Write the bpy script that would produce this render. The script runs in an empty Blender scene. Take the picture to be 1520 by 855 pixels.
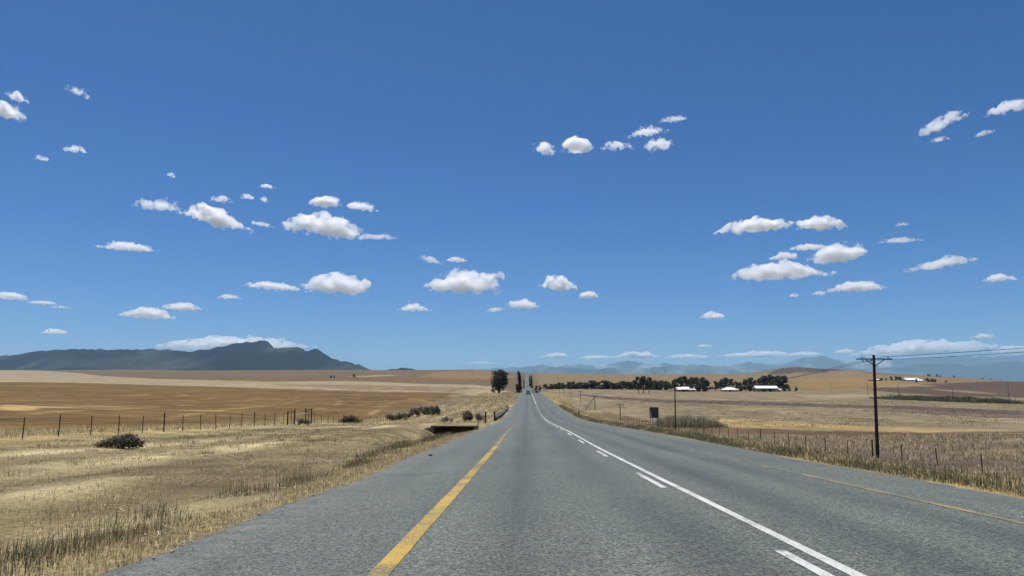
import bpy, bmesh, math, random
import numpy as np
from mathutils import Vector, Matrix, Quaternion

random.seed(7)
RNG = np.random.default_rng(11)
scene = bpy.context.scene
COL = scene.collection
R = math.radians
EYE = 1.25                                   # camera height above the road surface at the origin

# ------------------------------------------------------------------ camera, sky, sun, exposure
cd = bpy.data.cameras.new('camera')
cam = bpy.data.objects.new('camera', cd); COL.objects.link(cam)
cd.sensor_width = 36.0; cd.lens = 26.0
cd.clip_start = 0.1; cd.clip_end = 250000.0
cam.location = (0, 0, EYE)
cam.rotation_euler = (R(90 + 7.5), 0, R(1.138))
scene.camera = cam

SUN_EL, SUN_AZ = 74.0, -35.0                 # azimuth from +Y, positive to the right
w = bpy.data.worlds.new('World'); scene.world = w; w.use_nodes = True
nt = w.node_tree; nt.nodes.clear()
sky = nt.nodes.new('ShaderNodeTexSky'); sky.sky_type = 'NISHITA'; sky.sun_disc = False
sky.sun_elevation = R(SUN_EL); sky.sun_rotation = R(SUN_AZ)
sky.altitude = 0.0; sky.air_density = 0.6; sky.dust_density = 0.5; sky.ozone_density = 10.0
bg = nt.nodes.new('ShaderNodeBackground'); bg.inputs['Strength'].default_value = 0.098
wo = nt.nodes.new('ShaderNodeOutputWorld')
hs = nt.nodes.new('ShaderNodeHueSaturation'); hs.inputs['Saturation'].default_value = 1.17
nt.links.new(sky.outputs[0], hs.inputs['Color']); nt.links.new(hs.outputs[0], bg.inputs[0]); nt.links.new(bg.outputs[0], wo.inputs[0])

sd = bpy.data.lights.new('sun', 'SUN'); sd.energy = 5.0; sd.angle = R(0.53); sd.color = (1.0, 0.955, 0.89)
sun = bpy.data.objects.new('sun', sd); COL.objects.link(sun)
_d = Vector((math.sin(R(SUN_AZ)) * math.cos(R(SUN_EL)), math.cos(R(SUN_AZ)) * math.cos(R(SUN_EL)), math.sin(R(SUN_EL))))
sun.rotation_euler = _d.to_track_quat('Z', 'Y').to_euler(); sun.location = (0, 0, 60)

scene.view_settings.view_transform = 'Standard'; scene.view_settings.look = 'None'
scene.view_settings.exposure = 0.12; scene.view_settings.gamma = 1.0
scene.view_settings.use_curve_mapping = False
cy = scene.cycles
cy.use_denoising = True
cy.max_bounces = 32; cy.diffuse_bounces = 3; cy.glossy_bounces = 2; cy.transmission_bounces = 2
cy.transparent_max_bounces = 12; cy.volume_bounces = 32
cy.volume_step_rate = 0.35; cy.volume_max_steps = 256
cy.caustics_reflective = False; cy.caustics_refractive = False

# ------------------------------------------------------------------ helpers
def tag(o, label=None, cat=None, group=None, kind=None):
    if label: o['label'] = label
    if cat: o['category'] = cat
    if group: o['group'] = group
    if kind: o['kind'] = kind
    return o

def empty(name, loc=(0, 0, 0), rz=0.0):
    o = bpy.data.objects.new(name, None); COL.objects.link(o)
    o.location = loc; o.rotation_euler = (0, 0, rz); o.empty_display_size = 0.2
    return o

def link(name, me, mat=None, parent=None, smooth=False):
    o = bpy.data.objects.new(name, me); COL.objects.link(o)
    if mat is not None and len(me.materials) == 0: me.materials.append(mat)
    if parent is not None: o.parent = parent
    if smooth: me.polygons.foreach_set('use_smooth', [True] * len(me.polygons))
    return o

def np_mesh(name, V, F, col=None):
    """V (n,3), F (m,3) or (m,4) ints; col (n,3) point colours"""
    me = bpy.data.meshes.new(name)
    V = np.ascontiguousarray(V, np.float32); F = np.ascontiguousarray(F, np.int32)
    k = F.shape[1]
    me.vertices.add(len(V)); me.vertices.foreach_set('co', V.ravel())
    me.loops.add(F.size); me.loops.foreach_set('vertex_index', F.ravel())
    me.polygons.add(len(F)); me.polygons.foreach_set('loop_start', np.arange(0, F.size, k, dtype=np.int32))
    me.polygons.foreach_set('loop_total', np.full(len(F), k, np.int32))
    me.update(calc_edges=True)
    if col is not None:
        a = me.attributes.new('Col', 'FLOAT_COLOR', 'POINT')
        c = np.ones((len(V), 4), np.float32); c[:, :3] = col
        a.data.foreach_set('color', c.ravel())
    return me

def grid_faces(nr, nc):
    i = np.arange(nr - 1)[:, None] * nc + np.arange(nc - 1)[None, :]
    i = i.ravel()
    return np.stack([i, i + 1, i + nc + 1, i + nc], 1)

class MB:
    """collects boxes, tubes and polygons; build() makes ONE mesh object"""
    def __init__(s): s.v = []; s.f = []
    def add(s, vs, fs):
        n = len(s.v); s.v += [tuple(v) for v in vs]; s.f += [tuple(i + n for i in f) for f in fs]; return s
    def box(s, c, d, rz=0.0, taper=1.0):
        cx, cy_, cz = c; a, b, h = d[0] / 2, d[1] / 2, d[2] / 2
        vs = []
        for z, t in ((-h, 1.0), (h, taper)):
            for x, y in ((-a, -b), (a, -b), (a, b), (-a, b)):
                x *= t; y *= t
                vs.append((cx + x * math.cos(rz) - y * math.sin(rz), cy_ + x * math.sin(rz) + y * math.cos(rz), cz + z))
        return s.add(vs, [(3, 2, 1, 0), (4, 5, 6, 7), (0, 1, 5, 4), (1, 2, 6, 5), (2, 3, 7, 6), (3, 0, 4, 7)])
    def tube(s, pts, rad, n=6, cap=True):
        pts = [Vector(p) for p in pts]
        if not hasattr(rad, '__len__'): rad = [rad] * len(pts)
        vs = []; fs = []
        for i, p in enumerate(pts):
            d = (pts[min(i + 1, len(pts) - 1)] - pts[max(i - 1, 0)])
            d = d.normalized() if d.length > 1e-9 else Vector((0, 0, 1))
            up = Vector((0, 0, 1)) if abs(d.z) < 0.9 else Vector((1, 0, 0))
            a = d.cross(up).normalized(); b = d.cross(a)
            for k in range(n):
                t = 2 * math.pi * k / n
                vs.append(p + (a * math.cos(t) + b * math.sin(t)) * rad[i])
        for i in range(len(pts) - 1):
            for k in range(n):
                k2 = (k + 1) % n
                fs.append((i * n + k, i * n + k2, (i + 1) * n + k2, (i + 1) * n + k))
        if cap:
            fs.append(tuple(range(n))); fs.append(tuple(reversed(range((len(pts) - 1) * n, len(pts) * n))))
        return s.add(vs, fs)
    def prism(s, poly, y0, y1, axis='y'):
        n = len(poly)
        if axis == 'y': vs = [(a, y0, b) for a, b in poly] + [(a, y1, b) for a, b in poly]
        else: vs = [(y0, a, b) for a, b in poly] + [(y1, a, b) for a, b in poly]
        fs = [tuple(range(n)), tuple(reversed(range(n, 2 * n)))]
        for i in range(n):
            j = (i + 1) % n; fs.append((i, i + n, j + n, j))
        return s.add(vs, fs)
    def mesh(s, name):
        me = bpy.data.meshes.new(name); me.from_pydata(s.v, [], s.f)
        bm = bmesh.new(); bm.from_mesh(me); bmesh.ops.recalc_face_normals(bm, faces=bm.faces); bm.to_mesh(me); bm.free()
        return me
    def build(s, name, mat, parent=None, smooth=False):
        return link(name, s.mesh(name), mat, parent, smooth)

def children(o): return [c for c in bpy.data.objects if c.parent == o]
def copy_tree(o, parent=None):
    c = o.copy(); COL.objects.link(c); c.parent = parent
    for ch in KIDS.get(o.name, None) or children(o): copy_tree(ch, c)
    return c
KIDS = {}

# ------------------------------------------------------------------ colours and materials
def lin(r, g, b):
    f = lambda c: (c / 255 / 12.92) if c <= 10 else ((c / 255 + 0.055) / 1.055) ** 2.4
    return np.array([f(r), f(g), f(b)])
def alb(r, g, b, e=1.56):
    """albedo of a surface that shows as this picture colour in full sun"""
    return np.clip(lin(r, g, b) / e, 0.004, 0.85)

def new_mat(name):
    m = bpy.data.materials.new(name); m.use_nodes = True
    t = m.node_tree; b = t.nodes['Principled BSDF']
    return m, t, b
def N(t, kind, **kw):
    n = t.nodes.new(kind)
    for k, v in kw.items():
        if k.startswith('i_'):
            key = k[2:].replace('_', ' '); n.inputs[key].default_value = v
        else: setattr(n, k, v)
    return n
def noise(t, vec, scale, detail=4.0, rough=0.6):
    n = N(t, 'ShaderNodeTexNoise'); n.inputs['Scale'].default_value = scale
    n.inputs['Detail'].default_value = detail; n.inputs['Roughness'].default_value = rough
    if vec is not None: t.links.new(vec, n.inputs['Vector'])
    return n.outputs['Fac']
def maprange(t, src, a, b, c, d):
    n = N(t, 'ShaderNodeMapRange'); n.clamp = True
    for i, v in enumerate((a, b, c, d)): n.inputs[i + 1].default_value = v
    t.links.new(src, n.inputs[0]); return n.outputs[0]
def math_(t, op, a, b=None):
    n = N(t, 'ShaderNodeMath', operation=op)
    for i, v in enumerate((a, b)):
        if v is None: continue
        if hasattr(v, 'is_linked') or hasattr(v, 'links'): t.links.new(v, n.inputs[i])
        else: n.inputs[i].default_value = v
    return n.outputs[0]
def mixcol(t, fac, a, b, mode='MIX'):
    n = N(t, 'ShaderNodeMix', data_type='RGBA', blend_type=mode)
    for i, v in ((0, fac), (6, a), (7, b)):
        if hasattr(v, 'links'): t.links.new(v, n.inputs[i])
        elif i == 0: n.inputs[0].default_value = v
        else: n.inputs[i].default_value = (*v, 1.0)
    return n.outputs[2]
def scalecol(t, col, fac):
    n = N(t, 'ShaderNodeVectorMath', operation='SCALE')
    if hasattr(col, 'links'): t.links.new(col, n.inputs[0])
    else: n.inputs[0].default_value = tuple(col)
    if hasattr(fac, 'links'): t.links.new(fac, n.inputs['Scale'])
    else: n.inputs['Scale'].default_value = fac
    return n.outputs[0]
def objco(t): return N(t, 'ShaderNodeTexCoord').outputs['Object']
def geopos(t): return N(t, 'ShaderNodeNewGeometry').outputs['Position']

def solid(name, col, rough=0.8, var=0.25, scale=6.0, metal=0.0, spec=0.3):
    m, t, b = new_mat(name)
    nz = noise(t, objco(t), scale, 5.0)
    f = maprange(t, nz, 0.25, 0.75, 1 - var, 1 + var)
    t.links.new(scalecol(t, col, f), b.inputs['Base Color'])
    b.inputs['Roughness'].default_value = rough; b.inputs['Metallic'].default_value = metal
    b.inputs['Specular IOR Level'].default_value = spec
    return m

def leaf_mat(name, transl=0.25, rough=0.75, up=0.0):
    """colour from the point attribute; a little light passes through the leaf"""
    m, t, b = new_mat(name)
    a = N(t, 'ShaderNodeAttribute', attribute_name='Col')
    t.links.new(a.outputs['Color'], b.inputs['Base Color'])
    b.inputs['Roughness'].default_value = rough; b.inputs['Specular IOR Level'].default_value = 0.15
    if up:      # blades and sprays shade like the mass they belong to
        g_ = N(t, 'ShaderNodeNewGeometry'); vm = N(t, 'ShaderNodeMix', data_type='VECTOR'); vm.inputs[0].default_value = up
        t.links.new(g_.outputs['Normal'], vm.inputs[4]); vm.inputs[5].default_value = (0, 0, 1)
        nn = N(t, 'ShaderNodeVectorMath', operation='NORMALIZE'); t.links.new(vm.outputs[1], nn.inputs[0])
        t.links.new(nn.outputs[0], b.inputs['Normal'])
        NRM = nn.outputs[0]
    else: NRM = None
    tr = N(t, 'ShaderNodeBsdfTranslucent'); t.links.new(a.outputs['Color'], tr.inputs['Color'])
    if NRM is not None and transl > 0.4:       # light from above that comes out of the far side of a blade
        v2 = N(t, 'ShaderNodeMix', data_type='VECTOR'); v2.inputs[0].default_value = up
        t.links.new(g_.outputs['Normal'], v2.inputs[4]); v2.inputs[5].default_value = (0, 0, -1)
        n2 = N(t, 'ShaderNodeVectorMath', operation='NORMALIZE'); t.links.new(v2.outputs[1], n2.inputs[0])
        t.links.new(n2.outputs[0], tr.inputs['Normal'])
    mx = N(t, 'ShaderNodeMixShader'); mx.inputs[0].default_value = transl
    t.links.new(b.outputs[0], mx.inputs[1]); t.links.new(tr.outputs[0], mx.inputs[2])
    t.links.new(mx.outputs[0], t.nodes['Material Output'].inputs['Surface'])
    return m
# ------------------------------------------------------------------ the lie of the land (metres, z = 0 on the road at the origin)
import numpy as np
EYE = 1.25
def hash2(ix, iy, seed=0):
    h = (ix.astype(np.int64) * 374761393 + iy.astype(np.int64) * 668265263 + seed * 974634777) & 0x7fffffff
    h = ((h ^ (h >> 13)) * 1274126177) & 0x7fffffff
    return ((h ^ (h >> 16)) & 0xffff) / 65535.0
def vnoise(x, y, seed=0):
    x = np.asarray(x, float); y = np.asarray(y, float)
    ix = np.floor(x); iy = np.floor(y); fx = x - ix; fy = y - iy
    fx = fx * fx * (3 - 2 * fx); fy = fy * fy * (3 - 2 * fy)
    ix = ix.astype(np.int64); iy = iy.astype(np.int64)
    a = hash2(ix, iy, seed); b = hash2(ix + 1, iy, seed); c = hash2(ix, iy + 1, seed); d = hash2(ix + 1, iy + 1, seed)
    return (a * (1 - fx) + b * fx) * (1 - fy) + (c * (1 - fx) + d * fx) * fy
def fbm(x, y, oct=4, seed=0, gain=0.5):
    s = 0; a = 1.0; n = 0
    for o in range(oct):
        s = s + a * vnoise(x * 2 ** o, y * 2 ** o, seed + o * 17); n += a; a *= gain
    return s / n
def pchip(xs, ys, x):
    """smooth monotone interpolation; ys may be (n,) or (n,m)"""
    xs = np.asarray(xs, float); ys = np.asarray(ys, float)
    h = np.diff(xs); d = np.diff(ys, axis=0) / (h if ys.ndim == 1 else h[:, None])
    m = np.zeros_like(ys)
    m[0] = d[0]; m[-1] = d[-1]
    for i in range(1, len(xs) - 1):
        p = d[i - 1] * d[i]
        m[i] = np.where(p > 0, 2 * p / np.where(np.abs(d[i - 1] + d[i]) < 1e-12, 1e-12, d[i - 1] + d[i]), 0)
    x = np.clip(np.asarray(x, float), xs[0], xs[-1])
    k = np.clip(np.searchsorted(xs, x) - 1, 0, len(xs) - 2)
    hk = h[k]; s = (x - xs[k]) / hk
    if ys.ndim == 2: hk = hk[:, None]; s = s[:, None]
    return (ys[k] * (1 + 2 * s) * (1 - s) ** 2 + m[k] * hk * s * (1 - s) ** 2 + ys[k + 1] * s * s * (3 - 2 * s) + m[k + 1] * hk * s * s * (s - 1))

# centre-line height of the road against the eye, by distance
RY = [-400, -60, 0, 5.7, 8.6, 16.3, 28, 43, 62, 76, 105, 140, 180, 225, 290, 356, 430, 520, 690, 900, 1166, 1600, 2000, 2500, 3000, 4200]
RZ = [12, 1.1, -1.25, -1.47, -1.575, -1.86, -2.27, -2.72, -3.36, -3.85, -4.75, -5.35, -5.45, -5.2, -4.82, -4.5, -4.35, -5.0, -6.2, -5.4, -2.2, 7.0, 17.5, 31, 42, 66]
def road_z(y): return pchip(RY, RZ, y) + EYE
ROAD_L, ROAD_C, ROAD_R = -3.75, 2.6, 8.4
def road_surf(x, y):
    return road_z(y) - 0.022 * np.abs(np.asarray(x) - ROAD_C)

TY = np.array([30, 60, 100, 160, 230, 320, 450, 650, 900, 1300, 2000, 3000, 4200, 8000, 20000, 48000], float)
TU = np.array([-1400, 0, 300, 550, 700, 782, 870, 1000, 1200, 1350, 1520, 2900], float)
TU = (TU - 782) / 1098 * 0.992
TZ = np.array([
 [-2.5, -2.9, -3.3, -3.4, -3.0, -1.6, 0.4, 3.4, 8, 15, 30, 52, 80, 110, 100, 100],
 [-2.6, -3.1, -3.4, -3.6, -3.4, -2.0, 0.0, 3.2, 8, 15, 30, 54, 84, 110, 100, 100],
 [-2.7, -3.6, -4.6, -5.4, -5.4, -4.5, -2.6, 0.6, 5, 12, 26, 52, 82, 110, 100, 100],
 [-2.6, -3.5, -5.2, -7.2, -7.2, -6.2, -4.4, -1.5, 3, 10, 25, 54, 87, 110, 100, 100],
 [-2.5, -3.4, -5.2, -7.0, -6.8, -5.2, -3.3, -2.0, 1, 8, 24, 54, 85, 100, 100, 100],
 [-3.5, -4.5, -5.5, -6.5, -6.5, -6.0, -5.0, -6.2, -5, 0, 17, 41, 66, 70, 60, 60],
 [-4.6, -5.8, -7.2, -9.0, -9.8, -9.5, -7.8, -6.0, -3, 4, 16, 40, 62, 60, 50, 50],
 [-4.6, -5.6, -6.8, -8.4, -9.0, -8.8, -7.6, -6.2, -2, 5, 18, 42, 62, 50, 45, 45],
 [-4.6, -5.5, -6.6, -7.7, -8.4, -8.4, -7.4, -6.0, -2, 7, 20, 42, 54, 45, 40, 40],
 [-4.7, -5.4, -6.4, -7.4, -8.0, -8.0, -7.0, -4.5, 0, 6, 18, 36, 48, 40, 35, 35],
 [-4.8, -5.2, -6.2, -7.2, -7.8, -8.0, -7.2, -5.5, -2.5, 1, 8, 15, 21, 30, 30, 30],
 [-4.8, -5.2, -6.2, -7.2, -7.8, -8.0, -7.2, -5.5, -2.5, 1, 8, 15, 21, 30, 30, 30]])
LTY = np.log(TY)
def plain(x, y):
    yy = np.clip(y, 30, 48000); u = np.clip(x / yy, TU[0], TU[-1])
    rows = pchip(LTY, TZ.T, np.log(yy))                     # (n, ncols)
    k = np.clip(np.searchsorted(TU, u) - 1, 0, len(TU) - 2)
    s = (u - TU[k]) / (TU[k + 1] - TU[k]); s = s * s * (3 - 2 * s) * 0.5 + s * 0.5
    i = np.arange(len(u))
    z = rows[i, k] * (1 - s) + rows[i, k + 1] * s
    z = z + np.where(y < 30, road_z(np.minimum(y, 30.0)) - road_z(np.array([30.0]))[0], 0)
    # the brown hill on the right and rolling swells
    z = z + 25 * np.exp(-((x - 1275) / 95) ** 2 - ((y - 3600) / 420) ** 2) + 26 * np.exp(-((x - 1470) / 190) ** 2 - ((y - 3700) / 500) ** 2)
    z = z + np.clip((y - 700) / 2500, 0, 1) * 10 * (fbm(x / 700, y / 900, 3, 5) - 0.5)
    return z + EYE
def smooth(a, b, x):
    t = np.clip((x - a) / (b - a), 0, 1); return t * t * (3 - 2 * t)
def H(x, y):
    x = np.asarray(x, float); y = np.asarray(y, float)
    sh = x.shape; x = np.atleast_1d(x).ravel(); y = np.atleast_1d(y).ravel()
    p = plain(x, y)
    e = road_surf(np.clip(x, ROAD_L, ROAD_R), y)
    near = np.clip(1 - y / 220, 0.15, 1)
    p = p + near * (0.22 * (fbm(x / 3.1, y / 4.3, 3, 2) - 0.5) + 0.10 * (fbm(x / 0.7, y / 0.9, 2, 9) - 0.5))
    tl = smooth(0.4, 9.5, ROAD_L - x); tr = smooth(1.3, 14.0, x - ROAD_R)
    t = np.where(x < ROAD_C, tl, tr)
    z = (e - 0.05) * (1 - t) + p * t
    # side ditch on the left, deep where it meets the culvert under the farm track
    z = z - np.where(y < 71.9, np.exp(-((x + 7.0) / 1.9) ** 2) * (0.20 + 1.3 * smooth(42, 62, y)), 0)
    tw = np.exp(-((y - 75.6) / 3.6) ** 6) * smooth(-17, -10, x) * (x < ROAD_L)          # earth ramp of the track
    z = z * (1 - tw) + (e + 0.20) * tw
    inside = (x > ROAD_L + 0.25) & (x < ROAD_R - 0.25)
    z = np.where(inside, e - 0.30, z)
    edge = ((x > ROAD_L) & (x < ROAD_R)) & ~inside
    z = np.where(edge, e - 0.09, z)
    return z.reshape(sh)
def h1(x, y): return float(H(np.array([x]), np.array([y]))[0])
# ------------------------------------------------------------------ fields: outlines on the ground, with the colour of the crop or soil
def in_poly(poly, x, y):
    # work in (x/y, log y) so that long thin fields keep their straight borders
    c = np.zeros(len(x), bool); n = len(poly)
    u = x / y; v = np.log(y)
    for i in range(n):
        x1, y1 = poly[i]; x2, y2 = poly[(i + 1) % n]
        a1, b1, a2, b2 = x1 / y1, math.log(y1), x2 / y2, math.log(y2)
        if abs(b2 - b1) < 1e-9: continue
        cr = ((b1 > v) != (b2 > v)) & (u < (a2 - a1) * (v - b1) / (b2 - b1) + a1)
        c ^= cr
    return c
BROWN = alb(126, 102, 62); PALE = alb(172, 155, 124); STRAW = alb(194, 174, 124); DULL = alb(128, 112, 82)
PURPLE = alb(104, 92, 84); TAN = alb(160, 142, 108); RUST = alb(138, 106, 74); ORANGE = alb(144, 122, 86)
FIELDS = [   # (colour, ground outline)
 # left of the road
 (alb(124, 104, 77), [(-4560, 4172.2), (-3664.1, 3601.2), (-3609.8, 3831.1), (-3491, 4025.6), (-3315.1, 4183.6), (-2838.3, 3954.2), (-2147.1, 3436.6), (-1738, 3266.1), (-1667.1, 3789.2), (-1380.3, 3965.1), (-1107.7, 4031.1), (-839.19, 4160.7), (-541.41, 4014.5), (-248.38, 3641), (-7.3737, 4195.2), (-2.0652, 1140.4), (-42.556, 654.2), (-73.83, 574.86), (-111.71, 578.83), (-144.72, 561.57), (-170.29, 527.87), (-192.09, 495.5), (-215.33, 475.47), (-230.68, 445.09), (-237.31, 406.47), (-240.45, 370.17), (-249.29, 348.43), (-274.44, 347.48), (-299.93, 347), (-324.98, 346.05), (-349.49, 344.62), (-373.35, 342.73)]),
 (PALE, [(-4560.2, 4172.2), (-3664.3, 3601.2), (-3610, 3831.1), (-3491.2, 4025.6), (-3315.3, 4183.6), (-2838.5, 3954.2), (-1966.7, 3053.2), (-957.52, 1678.4), (-599.2, 1204.9), (-448.22, 1055.8), (-330.15, 938.04), (-278.58, 1132.6), (-135.79, 908.83), (-38.476, 906.33), (-11.722, 590.08), (-15.045, 354.72), (-35.361, 346.52), (-73.468, 423.01), (-121.86, 496.19), (-184.51, 505.14), (-246.07, 549.35), (-317.62, 598.25), (-361.32, 579.62), (-420.88, 587.65), (-471.71, 596.61), (-522.68, 604.04), (-575.78, 612.41), (-630.38, 620.89), (-686.53, 629.49)]),
 (alb(150, 130, 98), [(-245.17, 696.93), (-194.18, 789.86), (-106.11, 710.49), (-30.343, 646.16), (-43.31, 424.17), (-88.745, 510.73), (-139.49, 567.79)]),
 (BROWN, [(-686.53, 629.49), (-636.49, 626.9), (-588.61, 626.03), (-538.77, 622.6), (-490.94, 620.89), (-442.28, 617.48), (-400.11, 641.73), (-326.95, 615.79), (-248.44, 566.23), (-193.37, 529.32), (-121.86, 496.19), (-53.294, 424.17), (-29.024, 373.76), (-36.401, 356.68), (-35.963, 286.61), (-40.573, 234.14), (-36.853, 191.81), (-35.291, 160.4), (-31.746, 92.018), (-32.142, 73.739), (-32.998, 62.606), (-33.8, 54.635), (-36.389, 51.215), (-40.387, 51.498), (-42.351, 49.348), (-45.009, 48.274), (-46.762, 46.45), (-49.54, 45.815)]),
 (alb(190, 160, 108), [(-93.481, 131.04), (-95.559, 137.5), (-92.371, 136.93), (-78.809, 119.5), (-72.153, 108.23), (-70.83, 102.02), (-73.524, 103.15)]),
 (alb(165, 136, 92), [(-88.505, 131.22), (-95.053, 160.18), (-89.332, 166.01), (-85.236, 143.69), (-78.914, 120)]),
 (alb(158, 130, 86), [(-75.556, 159.52), (-70.289, 171.59), (-65.599, 160.18), (-70.597, 152.02)]),
 (alb(176, 148, 104), [(-450.52, 1830.4), (-461.48, 2100.3), (-396.09, 2216), (-368.33, 2114.8), (-387.83, 1802.9)]),
 (alb(148, 120, 80), [(-261.95, 1751.6), (-333.22, 2682.9), (-267.36, 3208.2), (-129.27, 3403.7), (-33.765, 2200.8), (-60.961, 1606.2), (-122.77, 1474.9)]),
 # right of the road
 (ORANGE, [(43.151, 3656.1), (332.14, 3799.6), (635.8, 3905.6), (944.77, 3970.6), (1154.9, 3691.4), (1177.2, 3078.5), (1296.3, 2870), (1470.1, 2823), (1835.3, 3112.6), (1615.1, 2453.5), (3372.4, 4651.1), (3523.7, 4450.8), (3487.9, 4064.5), (3426.4, 3706.7), (3498.7, 3532.5), (552.42, 559.26), (514.85, 558.49), (477.27, 557.72), (440.31, 557.72), (402.7, 556.96), (365.09, 556.19), (329.38, 556.96), (293.89, 558.49), (270.44, 586.84), (252.63, 639.08), (219.8, 666.92), (189.88, 710.49), (153.92, 751.7), (113.95, 801.91), (69.881, 881.74), (17.833, 1098.8)]),
 (alb(146, 126, 98), [(43.944, 1621.7), (126.52, 1190.1), (192.37, 981.6), (266.18, 932.9), (291.82, 818.62), (195.61, 549.35), (145.67, 527.87), (99.349, 507.92), (58.675, 553.14), (32.675, 755.85)]),
 (alb(148, 133, 104), [(25.537, 944.52), (65.85, 703.68), (95.26, 595.79), (142.54, 632.09), (193.26, 664.18), (247.63, 695.02), (271.34, 641.73), (283.53, 579.62), (328.47, 573.28), (381.03, 580.42), (417.4, 577.24), (452.63, 573.28), (485.91, 567.79), (519.12, 563.12), (552.42, 559.26), (70.241, 71.738), (65.282, 71.443), (60.102, 70.856), (55.446, 70.856), (50.777, 70.856), (46.096, 70.856), (46.168, 78.772), (45.599, 87.453), (43.715, 95.763), (41.893, 107.05), (38.526, 118.19), (35.699, 137.12), (30.729, 157.99), (30.447, 255.69), (10.694, 248.07)]),
 (PURPLE, [(29.253, 613.25), (55.219, 499.61), (75.855, 416.66), (101.17, 402.02), (130.29, 353.26), (142.1, 307.86), (151.09, 266.46), (153.66, 234.79), (163.29, 226.54), (172.48, 219.18), (180.87, 212.07), (188.22, 204.9), (194.84, 197.97), (163.95, 166.7), (157.29, 171.35), (149.69, 175.64), (141.96, 180.54), (133.84, 185.83), (125.25, 191.54), (125.77, 229.05), (123.6, 267.93), (111.47, 302.41), (86.901, 345.57), (66.983, 368.14), (46.144, 435.41)]),
 (alb(118, 104, 88), [(117.88, 265.73), (124.31, 246.03), (131.23, 231.58), (128.94, 197.16), (137.59, 191.02), (146.34, 186.09), (154.52, 181.29), (162.14, 176.61), (169, 171.82), (140.44, 142.9), (136.05, 148.31), (129.48, 152.02), (123.48, 157.13), (117.05, 162.62), (110, 168.31), (109.54, 199.61)]),
 (alb(176, 152, 104), [(49.093, 205.18), (56.935, 183.55), (57.773, 141.92), (62.318, 128.19), (67.197, 118.03), (70.197, 107.64), (73.977, 103.01), (76.962, 98.164), (80.696, 94.976), (82.596, 90.263), (85.609, 87.332), (76.425, 78.017), (73.028, 79.863), (71.054, 83.687), (68.234, 87.092), (65.317, 91.011), (62.407, 95.763), (58.4, 100.35), (54.512, 106.46), (50.252, 113.73), (45.191, 121.66), (39.149, 142.7), (38.363, 166.7)]),
 (alb(112, 92, 66), [(35.775, 161.73), (38.666, 136.56), (43.596, 117.38), (49.288, 111.56), (53.764, 105.01), (58.4, 100.35), (62.842, 96.424), (65.772, 91.64), (69.089, 88.177), (72.044, 84.846), (74.661, 81.64), (76.961, 78.556), (67.673, 69.123), (66.285, 72.532), (64.226, 75.692), (61.677, 78.772), (57.754, 80.525), (55.257, 84.846), (52.205, 89.768), (47.863, 93.55), (43.697, 98.977), (38.122, 102.72), (31.08, 113.42), (25.937, 122.33)]),
 (alb(100, 84, 72), [(446.36, 941.92), (499.99, 968.19), (762.96, 1339.5), (1614.1, 2453.5), (3370.6, 4651.1), (3526.8, 4456.9), (3500.7, 4081.3), (3425, 3706.7), (3487.9, 3522.8), (468.15, 474.17), (431.51, 468.33), (395.09, 461.93), (360.49, 456.88), (325.62, 450.64), (291.57, 444.48), (285.65, 460.03), (269.13, 488.73), (283.53, 579.62), (320.35, 705.62)]),
 (alb(150, 126, 98), [(392.46, 735.34), (384.68, 656.01), (339.04, 530.78), (337.8, 567.79), (362.22, 667.84)]),
 (alb(166, 148, 118), [(195.61, 549.35), (224, 530.05), (248.01, 507.23), (233.15, 423.59), (207.56, 424.76), (172.37, 461.3)]),
 (alb(160, 150, 128), [(190.03, 324.83), (232.82, 355.21), (257.16, 356.19), (281.96, 357.66), (306.05, 358.15), (331.06, 359.63), (355.22, 360.13), (337.53, 342.26), (315.01, 342.26), (292.02, 341.79), (269.03, 341.32), (246.39, 341.32), (223.37, 340.85), (188.93, 318.2)]),
 (alb(156, 129, 86), [(596.78, 1692.4), (921.63, 2065.9), (704.29, 1436.8), (517.3, 1037.1), (362.19, 864.92), (299.09, 818.62)]),
 (alb(160, 134, 96), [(452.88, 977.56), (539.44, 1071.9), (479.72, 869.7), (397.54, 797.51), (381.7, 824.27)]),
 (alb(92, 78, 70), [(957.16, 3168.8), (1225, 3701.6), (1290.6, 3606.1), (1447.2, 3636), (1507.1, 3498.6), (1277.4, 3108.3), (1190.4, 3329.6)]),
 (alb(150, 124, 88), [(1267.1, 3186.2), (1507.1, 3498.6), (1448.9, 3121.2), (1257.8, 2563.9), (962.31, 2293.5)]),
]
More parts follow.
